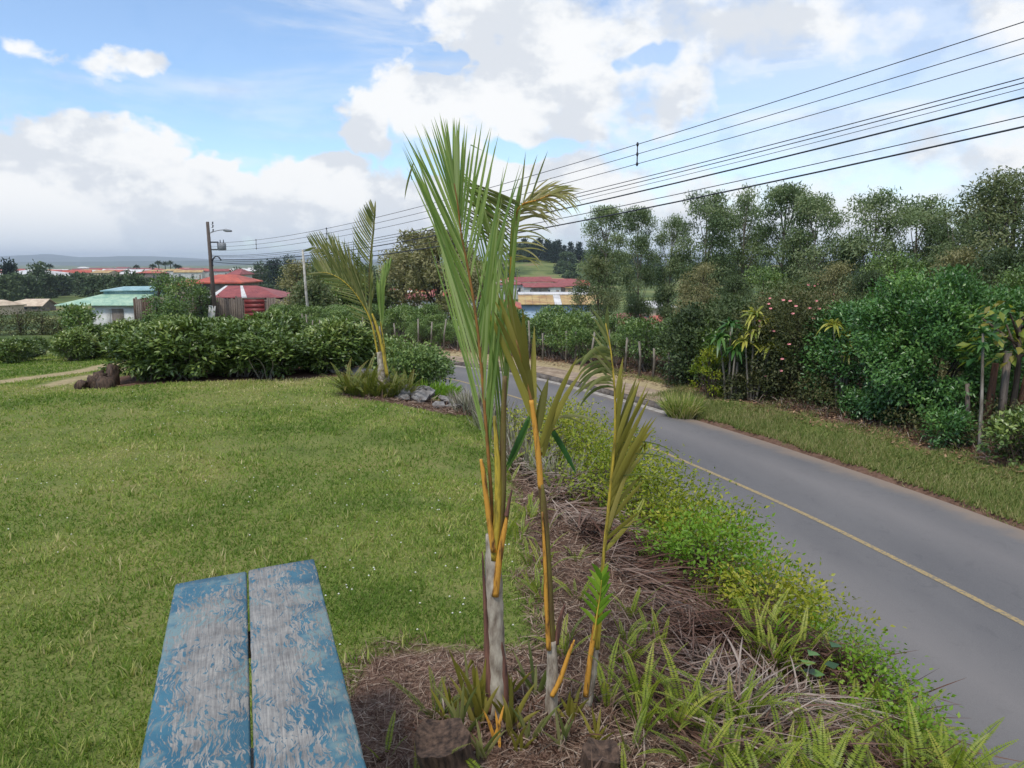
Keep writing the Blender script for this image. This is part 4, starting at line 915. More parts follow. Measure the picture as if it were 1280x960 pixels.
# bright hedge between the coffee and the mid palm and the strappy clump
shrub('trimmed_hedge', 'rounded green hedge behind the mid palm, right of the coffee row', 'hedge', 'coffee_far', -1.95, 13.7, .7, .5, .72, 60, 5200, .07, .035, z0=.02)
shrub('trimmed_hedge', 'round green hedge right behind the yellow palm stems', 'hedge', 'coffee_far', -1.9, 14.8, .6, .5, .6, 60, 5200, .07, .035, z0=.02)
def strappy(x, y, n_, L, w, label, mat='strap', name='strap_leaf_plant', cat='plant', rad=.3, ln=(.1, .9), group=None):
    t = thing(name, label, cat, (x, y, H(x, y)), 0, group); a = RNG.uniform(0, 6.28, n_); r = rad * np.sqrt(RNG.random(n_)); P = np.stack([r * np.cos(a), r * np.sin(a), np.zeros(n_)], 1)
    l = RNG.uniform(*ln, n_); a2 = a + RNG.normal(0, .7, n_); D = np.stack([np.cos(a2) * l, np.sin(a2) * l, np.ones(n_)], 1)
    obj('leaves', leafmesh('leaves', [ribbons(P, D, L * RNG.uniform(.6, 1.1, n_), w, RNG.uniform(.1, .5, n_), 4, up=unit(n_))], mat), t); return t
strappy(-1.45, 12.7, 420, .3, .02, 'bright lime strap leaved clump behind the mid palm', rad=.55)
strappy(-1.3, 13.4, 240, .2, .02, 'low lime strap leaved clump nearest the road bend', rad=.35)
# grey dry stems along the edge past the stones
for q in range(20):
    x, y = RP(8.6 + q * .26, 2.1 + RNG.normal(0, .22)); strappy(x, y, 130, .42, .015, 'clump of grey dry stems along the bank top beside the stone pile', 'greyshrub', 'dry_stem_clump', 'dry plant', .24, (.1, .6), 'grey dry clumps on the bank top')
for q in range(5):
    x, y = RP(3.45 + q * .1, .9 + q * .12); strappy(x, y, 120, .3, .004, 'wiry grey twigs on the bank at the lower right corner', 'greyshrub', 'dry_stem_clump', 'dry plant', .12, (.3, 1.4), 'grey twigs lower right')
# yellow-green leafy shrubs along the bank shoulder
bl = ['the far end of the bank shrubs, behind the palm stems', 'bank top behind the second palm stem', 'bank top between the second and third palm stems', 'bank top behind the third palm leaf', 'bank top right of the third palm stem', 'middle of the bank edge above the road', 'bank edge where the shrubs turn darker green', 'bank edge above the tall ferns', 'near end of the bank shrubs']
for q, yy in enumerate((10.6, 10.0, 9.4, 8.8, 8.1, 7.5, 6.9, 6.35, 5.8)):
    u = 1.6 + .08 * math.sin(q * 2); x, y = RP(yy, u); s = (.95, 1.05, 1.1, 1.05, 1., 1., .85, .8, .65)[q]
    shrub('leafy_shrub', 'yellow-green leafy shrub at the ' + bl[q] if q not in (0, 8) else 'yellow-green leafy shrub at ' + (bl[q] if q == 0 else 'the near end of the bank shrubs'), 'shrub', 'bankleaf' if q != 7 else 'strap', x, y, .48 * s, .5 * s, .5 * s, 44, 2600, .042, .02, z0=.0, crad=.5, stems=14, sr=.006)
    x, y = RP(yy + .2, 1.1); shrub('leafy_shrub', 'low yellow-green shrub hanging down the bank toward the road', 'shrub', 'bankleaf', x, y, .42, .42, .5, 30, 1300, .042, .02, 'shrubs on the bank face', z0=.0, crad=.5, stems=8, sr=.006)
for q, yy in enumerate((5.5, 5.1, 4.7, 4.3)):
    x, y = RP(yy, 1.35 + .1 * q); shrub('leafy_shrub', ordn(q + 1) + ' small green weedy shrub from the far end among the ferns on the bank edge', 'shrub', 'strap', x, y, .24, .24, .26, 24, 900, .03, .016, 'weeds on the bank edge', z0=.0, crad=.5, stems=8, sr=.004)
for q in range(12):
    x, y = RP(5.2 + q * .42, 1.95 + RNG.normal(0, .15)); strappy(x, y, 60, .28, .012, 'tuft of narrow yellow-green leaves on the bank among the leafy shrubs', ('strap', 'fern', 'greyshrub')[q % 3], 'grass_tuft', 'grass tuft', .13, (.1, 1.0), 'tufts among the bank shrubs')
# broad round leaves among ferns
t = thing('round_leaf_weed', 'round leaved weed among dead leaves above the ferns', 'weed', (*RP(4.7, 1.9), H(*RP(4.7, 1.9))))
for q in range(7):
    a = RNG.uniform(0, 6.28); V, F, R = scatter(LEAF4, np.array([[0, 0, 0.]]), np.array([[math.cos(a), math.sin(a), .2]]), np.array([[0, 0, 1.]]), .075, .08)
    obj('leaf', raw('leaf', V, F, 'citrus', {'rnd': R}), t, (RNG.normal(0, .09), RNG.normal(0, .09), .12 + RNG.uniform(0, .1)))

# ------------------------------------------------------------------ far side of the road: coffee hedge with stakes
hb = [shrub('roadside_bush', 'leafy coffee bush in the hedge beyond the kerb', 'bush', 'coffee_far', 0, 0, .8, .8, 1.85, 60, 3000, .12, .06, group='coffee bushes in the roadside hedge', bark='bark_pale', z0=.3, crad=.32, stems=18, sr=.022) for _ in range(4)]
i = 0; s = CS[ci(17.8)]
while s < CS[ci(56)]:
    ix = int(np.interp(s, CS, np.arange(len(CS)))); p = CL[ix] + CN[ix] * (HW + 2.8 + RNG.normal(0, .3)); loc = (p[0], p[1], H(p[0], p[1])); sc = RNG.uniform(.54, .92)
    lbh = ordn(i + 1) + ' leafy coffee bush of the roadside hedge beyond the kerb, counted from the grass tuft'
    if i < 4: hb[i].location = loc; hb[i].scale = (sc,) * 3; hb[i]['label'] = lbh
    else: copy_tree(hb[i % 4], loc, RNG.uniform(0, 6.28), sc, lbh)
    p2_ = CL[ix] + CN[ix] * (HW + 4.4 + RNG.normal(0, .3)); copy_tree(hb[(i + 2) % 4], (p2_[0], p2_[1], H(p2_[0], p2_[1])), RNG.uniform(0, 6.28), sc * 1.0, ordn(i + 1) + ' coffee bush in the rank behind the roadside hedge, counted from the grass tuft', 'coffee bushes behind the roadside hedge')
    i += 1; s += 1.15
stk = None; s = CS[ci(17.9)]
while s < CS[ci(48)]:
    ix = int(np.interp(s, CS, np.arange(len(CS)))); p = CL[ix] + CN[ix] * (HW + 2.05 + RNG.normal(0, .08)); hh = RNG.uniform(.8, 1.45)
    V, F, _r = tube([(0, 0, -.1), (.02, 0, hh * .5), (RNG.normal(0, .05), RNG.normal(0, .04), hh)], [.045, .04, .035], 6)
    tag(obj('fence_post', raw('fence_post', V, F, 'bark_pale'), None, (p[0], p[1], H(p[0], p[1]))), 'rough pale wooden stake in front of the roadside hedge', 'post', 'stakes along the roadside hedge'); s += RNG.uniform(.55, 1.15)
# dry leaves, twigs and leaf litter under the hedge
n_ = 9000; yy = RNG.uniform(8, 34, n_); ix = np.interp(yy, CL[:, 1], np.arange(len(CL))).astype(int); v = RNG.uniform(1.5, 3.6, n_); p = CL[ix] + CN[ix] * (HW + v)[:, None]
kp = vnoise(p[:, 0] / 1.2, p[:, 1] / 1.2) + (yy < 17) * .1 > -.1; p = p[kp]; m = len(p); z = height(p[:, 0], p[:, 1]) + RNG.uniform(.0, .06, m)
tag(obj('leaf_litter', leafmesh('leaf_litter', [scatter(LEAF2, np.column_stack([p, z]), np.column_stack([RNG.normal(size=(m, 2)), RNG.normal(0, .3, m)]), np.tile((0, 0, 1.), (m, 1)), .09, .05)], 'fallen')), 'fallen brown leaves on the verge under the big bushes', 'fallen leaves', kind='stuff')
n_ = 17000; yy = RNG.uniform(6, 40, n_); ix = np.interp(yy, CL[:, 1], np.arange(len(CL))).astype(int); p = CL[ix] + CN[ix] * (HW + RNG.uniform(2.0, 4.8, n_))[:, None]; z = height(p[:, 0], p[:, 1])
l = RNG.uniform(.4, 2.5, n_); a = RNG.uniform(0, 6.28, n_)
tag(obj('dry_undergrowth', leafmesh('dry_undergrowth', [ribbons(np.column_stack([p, z]), np.stack([np.cos(a) * l, np.sin(a) * l, np.ones(n_)], 1), RNG.uniform(.12, .45, n_), .014, .3, 4)], 'frond_dry')), 'dry brown undergrowth tangled at the foot of the hedge', 'undergrowth', kind='stuff')

n_ = 46000; yy = RNG.uniform(6, 36, n_); ix = np.interp(yy, CL[:, 1], np.arange(len(CL))).astype(int); v = RNG.uniform(2.1, 4.6, n_); p = CL[ix] + CN[ix] * (HW + v)[:, None]
hh_ = np.clip(.28 + vnoise(p[:, 0] / .8, p[:, 1] / .8) * 1.0 + (v - 2.1) * .22, 0.02, 1.); kp = (vnoise(p[:, 0] / 1.1 + 5, p[:, 1] / 1.1) > -.22) & ~((yy > 18.5) & (v < 2.5)); p, hh_ = p[kp], hh_[kp]; m = len(p)
z = height(p[:, 0], p[:, 1]) + hh_ * RNG.random(m) ** .7
tag(obj('undergrowth', leafmesh('undergrowth', [scatter(LEAF2, np.column_stack([p, z]), unit(m), np.tile((0, 0, 1.), (m, 1)), RNG.uniform(.05, .11, m), .04)], 'hib')), 'dark tangled weeds below the bushes across the road', 'undergrowth', kind='stuff')
# named plants of the right side
def G3(px, py, z=-1.72): q = on(px, py, z); return q[0], q[1]
x, y = G3(852, 512); strappy(x, y, 900, .8, .02, 'rounded tuft of fresh green grass at the end of the kerb', 'grass', 'grass_tuft', 'grass tuft', .3, (.05, .7))
x, y = G3(893, 500); shrub('croton_shrub', 'yellowish speckled shrub left of the yellow leaved plants', 'shrub', 'bankleaf', x, y + .4, .45, .45, 1.35, 36, 1300, .1, .04, z0=.05)
x, y = G3(1000, 503); shrub('hibiscus_bush', 'brownish bush dotted with pink flowers across the road', 'bush', 'hib', x, y + .5, 1.5, 1.0, 2.75, 130, 14000, .09, .045, z0=.04, stems=34, sr=.02, crad=.22)
hbc = bpy.data.objects['hibiscus_bush']
FL = (np.array([(0, 0, 0)] + [(math.cos(q * 1.2566) * .5, .25, math.sin(q * 1.2566) * .5) for q in range(5)]), np.array([(0, 1 + q, 1 + (q + 1) % 5) for q in range(5)]))
for q in range(34):
    a = RNG.uniform(3.4, 6.0); zc = RNG.uniform(.5, 2.9) if q % 3 == 0 else RNG.uniform(1.6, 2.95); k_ = math.sqrt(max(.08, 1 - ((zc - 1.35) / 1.6) ** 2))
    V, F, _r = scatter(FL, np.array([[0, 0, 0.]]), np.array([[math.cos(a), math.sin(a), .4]]), np.array([[0, 0, 1.]]), .05, .1); V = V.copy()
    obj('flower', raw('flower', V, F, 'pink'), hbc, (1.5 * math.cos(a) * k_, 1.05 * math.sin(a) * k_ - .08, zc))
hbc.rotation_euler = (0, 0, 0)
x, y = G3(1158, 545); x *= 1 + .9 / y; shrub('citrus_bush', 'large glossy dark green bush filling the far verge at right', 'bush', 'citrus', x, y + .9, 1.6, 1.25, 3.3, 120, 34000, .1, .048, z0=.0, stems=26, sr=.03, crad=.2, shell=.55)
x, y = G3(1068, 520); x *= 1 + .9 / y; shrub('citrus_bush', 'dark green bush between the pink flowered bush and the large glossy one', 'bush', 'citrus', x, y + .9, 1.15, 1.0, 2.5, 110, 14000, .1, .048, z0=.0, stems=16, sr=.02, crad=.25)
for dx_, dy_, s_, lb_ in ((-.2, 2.4, 1., 'dark bush behind the yellow striped plant'), (1.6, 2.8, 1.15, 'tall dark bush behind the pink flowered one'), (-1.2, 2.0, .9, 'dark bush behind the speckled shrub')):
    gx_, gy_ = G3(950, 500); shrub('dark_bush', lb_, 'bush', 'midtree', gx_ + dx_, gy_ + dy_, 1.1 * s_, .9 * s_, 2.4 * s_, 90, 7000, .12, .05, z0=.0, crad=.28)
x, y = G3(905, 500); shrub('citrus_bush', 'dark green bush behind the yellow leaved plant', 'bush', 'coffee_far', x + .2, y + 2.2, .9, .9, 1.9, 60, 6500, .11, .05, z0=.05, crad=.25)
for px_, dy_, lb_ in ((1262, 2.2, 'tall dark bush behind the posts at the right edge'), (1330, 1.6, 'dark bush just past the right edge posts')):
    x, y = G3(px_, 552); shrub('dark_bush', lb_, 'bush', 'citrus', x * (1 + dy_ / y), y + dy_, 1.3, 1.1, 2.9, 90, 12000, .11, .05, z0=.0, crad=.26)
x, y = G3(1290, 600); shrub('citrus_bush', 'low leafy bush at the right edge below the posts', 'bush', 'coffee', x + .25, y + .6, .6, .6, .9, 40, 2400, .1, .05, z0=.03)
for q, (px_, py_, sc_, lb_) in enumerate(((925, 502, .8, 'low brownish shrub at the foot of the yellow striped plant'), (955, 505, .9, 'low brownish shrub right of the yellow striped plant'), (1030, 515, .9, 'low shrub at the foot of the pale yellow plant'), (1085, 532, .8, 'low shrub at the left foot of the large glossy bush'), (1190, 565, .9, 'low shrub at the right foot of the large glossy bush'))):
    x, y = G3(px_, py_); shrub('low_shrub', lb_, 'shrub', 'hib' if q < 3 else 'citrus', x, y + .3, .5 * sc_, .4 * sc_, .8 * sc_, 30, 1500, .09, .04, z0=.0, crad=.4)
def rosette(t, c, n_, L, w, mat, up=.4):
    for q in range(n_):
        a = RNG.uniform(0, 6.28); e = RNG.uniform(-.2, 1.3); D = np.array([[math.cos(a) * math.cos(e), math.sin(a) * math.cos(e), math.sin(e) + up]])
        V, F, R = ribbons(np.zeros((1, 3)), D, np.array([L * RNG.uniform(.7, 1.1)]), w, np.array([RNG.uniform(.5, 1.1)]), 4, RNG.random(1), np.array([0, 0, 1.]))
        obj('leaf', raw('leaf', V, F, mat, {'rnd': R}), t, c)
def dracaena(px, py, heads, label, mat, L=.62, w=.085, nl=34):
    x, y = G3(px, py); x, y = x * (1 - .3 / y), y - .3; t = thing('dracaena', label, 'plant', (x, y, H(x, y)))
    for dx, dy, hz in heads:
        V, F, _r = tube(smooth_curve([(dx * .3, dy * .3, -.05), (dx * .6, dy * .6, hz * .5), (dx, dy, hz)], 8), np.linspace(.035, .02, 8), 6); obj('stem', raw('stem', V, F, 'bark_pale'), t); rosette(t, (dx, dy, hz), nl, L, w, mat)
dracaena(938, 500, [(0, 0, 1.75), (-.2, 0, 1.5), (.25, .1, 2.0), (.4, -.1, 1.35), (.05, .1, 2.15)], 'yellow striped strap leaved plant in front of the pink flowered bush', 'drac')
dracaena(912, 498, [(0, .2, 1.9), (-.3, .1, 1.6), (.1, 0, 1.3)], 'green strap leaved plant left of the yellow striped one', 'dracg')
dracaena(1050, 514, [(0, .1, 1.8), (.25, .1, 1.6), (-.2, .2, 2.0), (.1, .1, 1.4)], 'pale yellow strap leaved plant between the pink flowered and the glossy bush', 'drac', .5, .07)
dracaena(1228, 570, [(0, .3, 1.95), (.1, .5, 2.2)], 'green strap leaved plant leaning over the grey post', 'dracg', .4, .07, 18)
# broad leaved plant at the right edge
x, y = G3(1266, 562); t = thing('broad_leaf_tree', 'tree with large pale green leaves at the right edge behind the posts', 'tree', (x + .1, y + .4, H(x, y)))
V, F, _r = join([tube(smooth_curve([(0, 0, -.1), (.1, 0, 1.2), (.05, 0, 2.3)], 8), np.linspace(.07, .04, 8), 7)] + [tube([(.05, 0, 1.6 + .15 * q), (.6 * math.cos(q * 1.3), .6 * math.sin(q * 1.3), 2.1 + .15 * q)], [.03, .015], 5) for q in range(6)])
obj('trunk', raw('trunk', V, F, 'bark_dark'), t)
BL = [raw('leaf', *(lambda z: (z[0], z[1]))(scatter(LEAF4, np.array([[0, 0, 0.]]), np.array([[0, 1., 0]]), np.array([[0, 0, 1.]]), .24, .12)), m_, {'rnd': np.full(5, r_)}) for m_, r_ in (('dracg', .3), ('dracg', .8), ('drac', .1), ('drac', .5), ('leaflet_y', .6))]
for q in range(170):
    a = RNG.uniform(0, 6.28); r_ = .95 * RNG.random() ** .4; o = obj('leaf', BL[RNG.integers(5)], t, (r_ * math.cos(a), r_ * math.sin(a) * .7, RNG.uniform(1.55, 2.75))); s = RNG.uniform(.7, 1.25); o.scale = (s, s, s); o.rotation_euler = (RNG.normal(-.35, .4), RNG.normal(0, .4), a - 1.57 + RNG.normal(0, .5))
x, y = G3(1248, 556)
o = tag(obj('fence_post', raw('fence_post', *boxm(-.05, .05, -.05, .05, -.2, 1.78)[:2], 'wood_old'), None, (x, y, H(x, y))), 'square grey timber post at the right edge beyond the road', 'post')
for q, (px, a, rr, hh, mt, lb) in enumerate(((1231, .09, .075, 1.5, 'wood_red', 'leaning brown trunk post left of the grey timber post'), (1210, -.05, .05, 1.1, 'wood_old', 'short dark post under the glossy bush, left of the leaning brown one'), (1268, .15, .07, 1.3, 'wood_red', 'brown leaning post right of the grey timber post'))):
    x, y = G3(px, 552); V, F, _r = tube([(0, 0, -.2), (.02, 0, hh * .5), (0, .02, hh)], [rr * 1.2, rr, rr * .8], 8); o = tag(obj('fence_post', raw('fence_post', V, F, mt), None, (x, y + .1, H(x, y))), lb, 'post'); o.rotation_euler = (0, a, 0)

# ------------------------------------------------------------------ trees
def tree_mesh(h, r, cz0, nclu, nleaf, L, w, cs, mode='oval', limbs=True, tr=.12, tmpl=LEAF2, lean=0., hang=0.):
    """trunk with limbs, crown of leaf clumps. mode: oval, tall, umbrella, cone"""
    zc = RNG.random(nclu)
    if mode == 'tall': prof = np.interp(zc, [0, .2, .5, .8, 1], [.3, .55, .95, 1, .45])
    elif mode == 'umbrella': prof = np.interp(zc, [0, .3, .6, 1], [.9, 1, .85, .35])
    elif mode == 'cone': prof = np.interp(zc, [0, .1, 1], [.9, 1, .06])
    else: prof = np.interp(zc, [0, .25, .6, .85, 1], [.55, .95, 1, .7, .3])
    a = RNG.uniform(0, 6.28, nclu); lob = 1 + .22 * np.sin(a * 3 + RNG.uniform(0, 6)) + .15 * np.sin(zc * 9 + a)
    rr = r * prof * lob * np.sqrt(RNG.uniform(.25, 1, nclu)); C = np.stack([rr * np.cos(a), rr * np.sin(a), h * (cz0 + (1 - cz0) * zc)], 1); C[:, 0] += lean * C[:, 2] / h
    k = nleaf // nclu; m = nclu * k; P = np.repeat(C, k, 0) + np.clip(RNG.normal(0, 1, (m, 3)), -1.8, 1.8) * cs * np.array([1, 1, .6])
    out = norm(P - np.array([0, 0, h * (cz0 + (1 - cz0) * .4)])); Fd = norm(out * .5 + unit(m) + np.array([0, 0, -hang])); Up = norm(unit(m) * .8 + np.array([0, 0, .8]))
    rnd = np.clip(np.repeat(RNG.random(nclu), k) * .55 + RNG.random(m) * .35 + .1, 0, 1)
    crown = [scatter(tmpl, P, Fd, Up, L * RNG.uniform(.7, 1.25, m), w * RNG.uniform(.8, 1.2, m), rnd)]
    top = np.array([lean * .9, 0, h * .93]); trunk = smooth_curve([(0, 0, -.6), (RNG.normal(0, .1), RNG.normal(0, .1), h * .35), (lean * .5 + RNG.normal(0, .15), 0, h * .65), top], 12)
    wood = [tube(trunk, np.linspace(tr, tr * .22, 12), 7, False)]
    if limbs:
        for q in range(min(nclu, 26)):
            c = C[q]; j = np.clip((c[2] - r * .8) / h, .15, .9) * 11; b = trunk[int(j)]; mid = (b + c) / 2 + np.array([0, 0, -.12 * r])
            wood.append(tube(smooth_curve([b, mid, c], 5), np.linspace(tr * .35, tr * .08, 5), 4, False))
    return crown, wood
def tree(name, label, cat, x, y, z, mat, bark, args, kw, group=None, rz=None):
    t = thing(name, label, cat, (x, y, z), RNG.uniform(0, 6.28) if rz is None else rz, group); c, wd = tree_mesh(*args, **kw)
    obj('crown', leafmesh('crown', c, mat), t); V, F, _r = join(wd); obj('trunk', raw('trunk', V, F, bark, None, True), t); return t
# eucalyptus row
euc = []
for q in range(5):
    euc.append(tree('eucalyptus_tree', 'x', 'tree', 0, 0, -50, 'euc', 'bark_pale', (10, 1.6, .27, 50, 16000, .2, .065, .36), dict(mode='tall', tr=.13, hang=.5, lean=RNG.normal(0, .3))))
EU = [(758, 264, 38, .85), (800, 262, 41, .7), (838, 272, 42, .7), (886, 238, 40, .88), (932, 242, 43, .72), (984, 240, 40, .9), (1022, 246, 38, .85), (1102, 242, 37, 1.0), (1152, 244, 38, .95), (1200, 266, 36, .8), (1236, 268, 38, .75)]
ord_ = ['first', 'second', 'third', 'fourth', 'fifth', 'sixth', 'seventh', 'eighth', 'ninth', 'tenth', 'eleventh', 'twelfth', 'thirteenth', 'fourteenth', 'fifteenth']
for q, (px, py, Yd, wd) in enumerate(EU):
    tp = at(px, py, Yd); gz = H(tp[0], tp[1]) - .3; hh = tp[2] - gz; lb = 'tall airy eucalyptus, %s from the left in the row beyond the road' % ord_[q]; sc = (hh / 10 * wd * .95, hh / 10 * wd * .95, hh / 10)
    src = euc[q % 5]
    if q < 5: src.location = (tp[0], tp[1], gz); src.scale = sc; src['label'] = lb; src['group'] = 'eucalyptus trees beyond the road'
    else: copy_tree(src, (tp[0], tp[1], gz), RNG.uniform(0, 6.28), sc, lb, 'eucalyptus trees beyond the road')
tp = at(1272, 224, 30); gz = H(tp[0], tp[1]) - .3
tree('eucalyptus_tree', 'big dark eucalyptus with flat layered crown at the right edge', 'tree', tp[0], tp[1], gz, 'midtree', 'bark_dark', (tp[2] - gz, 3.1, .42, 52, 20000, .17, .06, .4), dict(mode='umbrella', tr=.2, hang=.3))
# darker broad trees in front of them
mid = []
for q in range(4):
    mid.append(tree('broad_tree', 'x', 'tree', 0, 0, -50, ('midtree', 'raintree', 'midtree', 'coffee_far')[q], 'bark_dark', (7, 2.3, .06, 70, 14000, .18, .085, .36), dict(mode='oval', tr=.13)))
MT = [(748, 325, 34, .8), (880, 335, 33, .75), (918, 350, 31, .7), (955, 335, 34, .8), (1002, 350, 30, .75), (1046, 335, 33, .8), (1086, 345, 29, .75), (1120, 318, 32, .85), (1168, 325, 34, .8), (1205, 320, 29, .85), (1258, 320, 27, .9), (1300, 330, 24, .9)]
for q, (px, py, Yd, wd) in enumerate(MT):
    tp = at(px, py, Yd); gz = H(tp[0], tp[1]) - .3; hh = tp[2] - gz; lb = 'dense dark tree below the eucalyptus crowns, %s from the left' % ord_[q]; sc = (hh / 7 * wd, hh / 7 * wd, hh / 7)
    src = mid[q % 4]
    if q < 4: src.location = (tp[0], tp[1], gz); src.scale = sc; src['label'] = lb; src['group'] = 'dark trees below the eucalyptus row'
    else: copy_tree(src, (tp[0], tp[1], gz), RNG.uniform(0, 6.28), sc, lb, 'dark trees below the eucalyptus row')
# rain tree and dark trees behind the mid palm
def tree_px(name, label, px, py, Yd, rpx, mat, bark, nclu, nleaf, L, w, cs, mode, cz0, group=None, **k):
    tp = at(px, py, Yd); gz = H(tp[0], tp[1]) - .3; hh = tp[2] - gz
    return tree(name, label, 'tree', tp[0], tp[1], gz, mat, bark, (hh, rpx * Yd / 960, cz0, nclu, nleaf, L, w, cs), dict(mode=mode, tr=.02 * hh + .05, **k), group)
tree_px('spreading_tree', 'wide olive green spreading tree behind the tall palm', 548, 293, 66, 74, 'raintree', 'bark_dark', 95, 15000, .34, .14, .5, 'umbrella', .28)
tree_px('spreading_tree', 'olive green tree left of the wide spreading one', 505, 318, 70, 28, 'raintree', 'bark_dark', 40, 5000, .3, .14, .5, 'oval', .2)
for q, (px, py, Yd, rp, mt) in enumerate([(372, 332, 70, 20, 'raintree'), (402, 338, 60, 24, 'midtree'), (425, 345, 56, 24, 'coffee_far'), (447, 350, 60, 20, 'midtree'), (390, 360, 50, 18, 'midtree'), (470, 352, 64, 18, 'midtree'), (362, 322, 120, 12, 'fartree'), (415, 330, 90, 16, 'midtree')]):
    tree_px('broad_tree', 'dark leafy tree behind the mid palm and the white pole', px, py, Yd, rp, mt, 'bark_dark', 40, 4200, .26, .13, .45, 'oval', .1, 'trees behind the white pole')
for q, (px, py, Yd, rp) in enumerate([(197, 342, 76, 17), (212, 345, 78, 15), (222, 352, 70, 18), (240, 348, 78, 12), (250, 362, 72, 12), (195, 372, 62, 12), (215, 376, 60, 10)]):
    tree_px('broad_tree', 'grey-green tree between the green roofed shed and the plank fence', px, py, Yd, rp, 'coffee_far', 'bark_dark', 30, 2000, .24, .12, .36, 'oval', .15, 'trees by the plank fence')
tree_px('small_tree', 'small light green tree with pale forked trunk before the green roof', 98, 385, 36, 19, 'coffee_far', 'bark_pale', 24, 1300, .17, .09, .22, 'umbrella', .5)
for q, (px, py) in enumerate([(22, 388), (50, 392), (-8, 386), (75, 396)]):
    tree_px('bare_bush', 'sparse brownish bush in the pale field at the left edge', px, py, 60, 12, 'hib', 'bark_dark', 26, 1100, .2, .08, .4, 'oval', .15, 'bushes in the pale field')
# far trees
FTL = sorted([(10, 328, 260, 8, 'conifer', 'cone'), (20, 345, 240, 9, 'fartree', 'oval'), (48, 328, 260, 9, 'fartree', 'oval'), (60, 345, 250, 8, 'fartree', 'oval'), (92, 342, 300, 8, 'fartree', 'oval'), (6, 348, 200, 9, 'fartree', 'oval'), (118, 348, 220, 10, 'fartree', 'oval'), (137, 348, 210, 10, 'fartree', 'oval'), (154, 347, 205, 10, 'fartree', 'oval'),
                                           (77, 347, 270, 8, 'fartree', 'oval'), (35, 348, 240, 8, 'fartree', 'oval'), (105, 346, 260, 8, 'fartree', 'oval'), (168, 346, 190, 10, 'fartree', 'oval'), (300, 338, 300, 9, 'fartree', 'oval'), (325, 330, 320, 10, 'fartree', 'oval'), (345, 326, 310, 10, 'conifer', 'cone'), (338, 328, 340, 7, 'conifer', 'cone'), (380, 330, 280, 12, 'fartree', 'oval'), (400, 328, 300, 12, 'fartree', 'oval'), (430, 330, 280, 14, 'fartree', 'oval'), (460, 334, 260, 14, 'fartree', 'oval')])
for q, (px, py, Yd, rp, mt, md) in enumerate(FTL):
    tree_px('distant_tree', 'dark far tree before the distant town, ' + ordn(q + 1) + ' from the left edge', px, py, Yd, rp, mt, 'bark_dark', 30, 1500, 1.0, .5, 1.0, md, .1, 'far trees before the town', limbs=False)
# dark conifers and woods on the right-hand hill
ft = tree('distant_tree', 'dark conifer on the hill right of the tall palm', 'tree', 0, 0, -60, 'conifer', 'bark_dark', (10, 3.0, .08, 40, 1800, .9, .4, .7), dict(mode='cone', tr=.2, limbs=False), 'conifers on the hill')
fo = tree('distant_tree', 'round dark tree on the hill right of the tall palm', 'tree', 0, 0, -60, 'fartree', 'bark_dark', (8, 4.2, .05, 40, 1800, 1.0, .5, .9), dict(mode='oval', tr=.2, limbs=False), 'trees on the hill')
first = {0: True, 1: True}
for q in range(120):
    Yd = RNG.uniform(330, 500); px = RNG.uniform(600, 1250); x, y = (px - 640) / 960 * Yd, Yd
    if abs(px - 668) < 26 and Yd < 450: continue
    kk = 0 if (px < 740 and Yd > 440 and q % 3) else 1
    src = ft if kk == 0 else fo; loc = (x, y, H(x, y) - .3); sc = RNG.uniform(.7, 1.15)
    if first[kk]: src.location = loc; first[kk] = False
    else: copy_tree(src, loc, RNG.uniform(0, 6), sc)
for px, kk, sc in ((645, 1, 1.2), (655, 0, 1.25), (662, 1, 1.2), (675, 0, 1.3), (683, 0, 1.2), (690, 0, 1.1), (697, 0, 1.2), (704, 0, .9), (650, 0, 1.), (668, 0, 1.1), (712, 0, 1.1), (720, 1, .8), (728, 1, .8)):
    x, y = (px - 640) / 960 * 480, 480 + RNG.uniform(-12, 12); copy_tree(ft if kk == 0 else fo, (x, y, H(x, y) - .3), RNG.uniform(0, 6), sc)
for q in range(70):       # tree belts in the valley, left and middle
    Yd = RNG.uniform(150, 420); px = RNG.uniform(-20, 620); x, y = (px - 640) / 960 * Yd, Yd
    if px < 165 and (Yd < 300): continue
    copy_tree(fo, (x, y, H(x, y) - .3), RNG.uniform(0, 6), RNG.uniform(.35, .7), 'round dark tree in the valley between the houses', 'valley trees')
# fan palms on the horizon
fp = thing('distant_palm', 'tall palm silhouetted on the horizon above the far town', 'palm tree', (0, 0, -60), 0, 'palms on the horizon')
obj('trunk', raw('trunk', *tube([(0, 0, -1), (0, 0, 8), (.2, 0, 16)], [.4, .32, .28], 6)[:2], 'bark_dark'), fp)
m_ = 140; u_ = unit(m_); u_[:, 2] = np.abs(u_[:, 2]) * .8 - .15
obj('crown', leafmesh('crown', [ribbons(np.tile((.2, 0, 16.), (m_, 1)), u_, RNG.uniform(2.2, 3.4, m_), .5, .35, 4)], 'fartree'), fp)
for q, (px, py) in enumerate([(190, 331), (198, 327), (206, 328), (213, 327), (219, 331), (223, 332), (62, 331), (171, 332)]):
    Yd = 520; tp = at(px, py, Yd); gz = tp[2] - 16 - 1.5; s = 1.0 if q not in (4, 5, 7) else .9
    if q == 0: fp.location = (tp[0], tp[1], tp[2] - 17)
    else: copy_tree(fp, (tp[0], tp[1], tp[2] - 17 * s), RNG.uniform(0, 6), s)

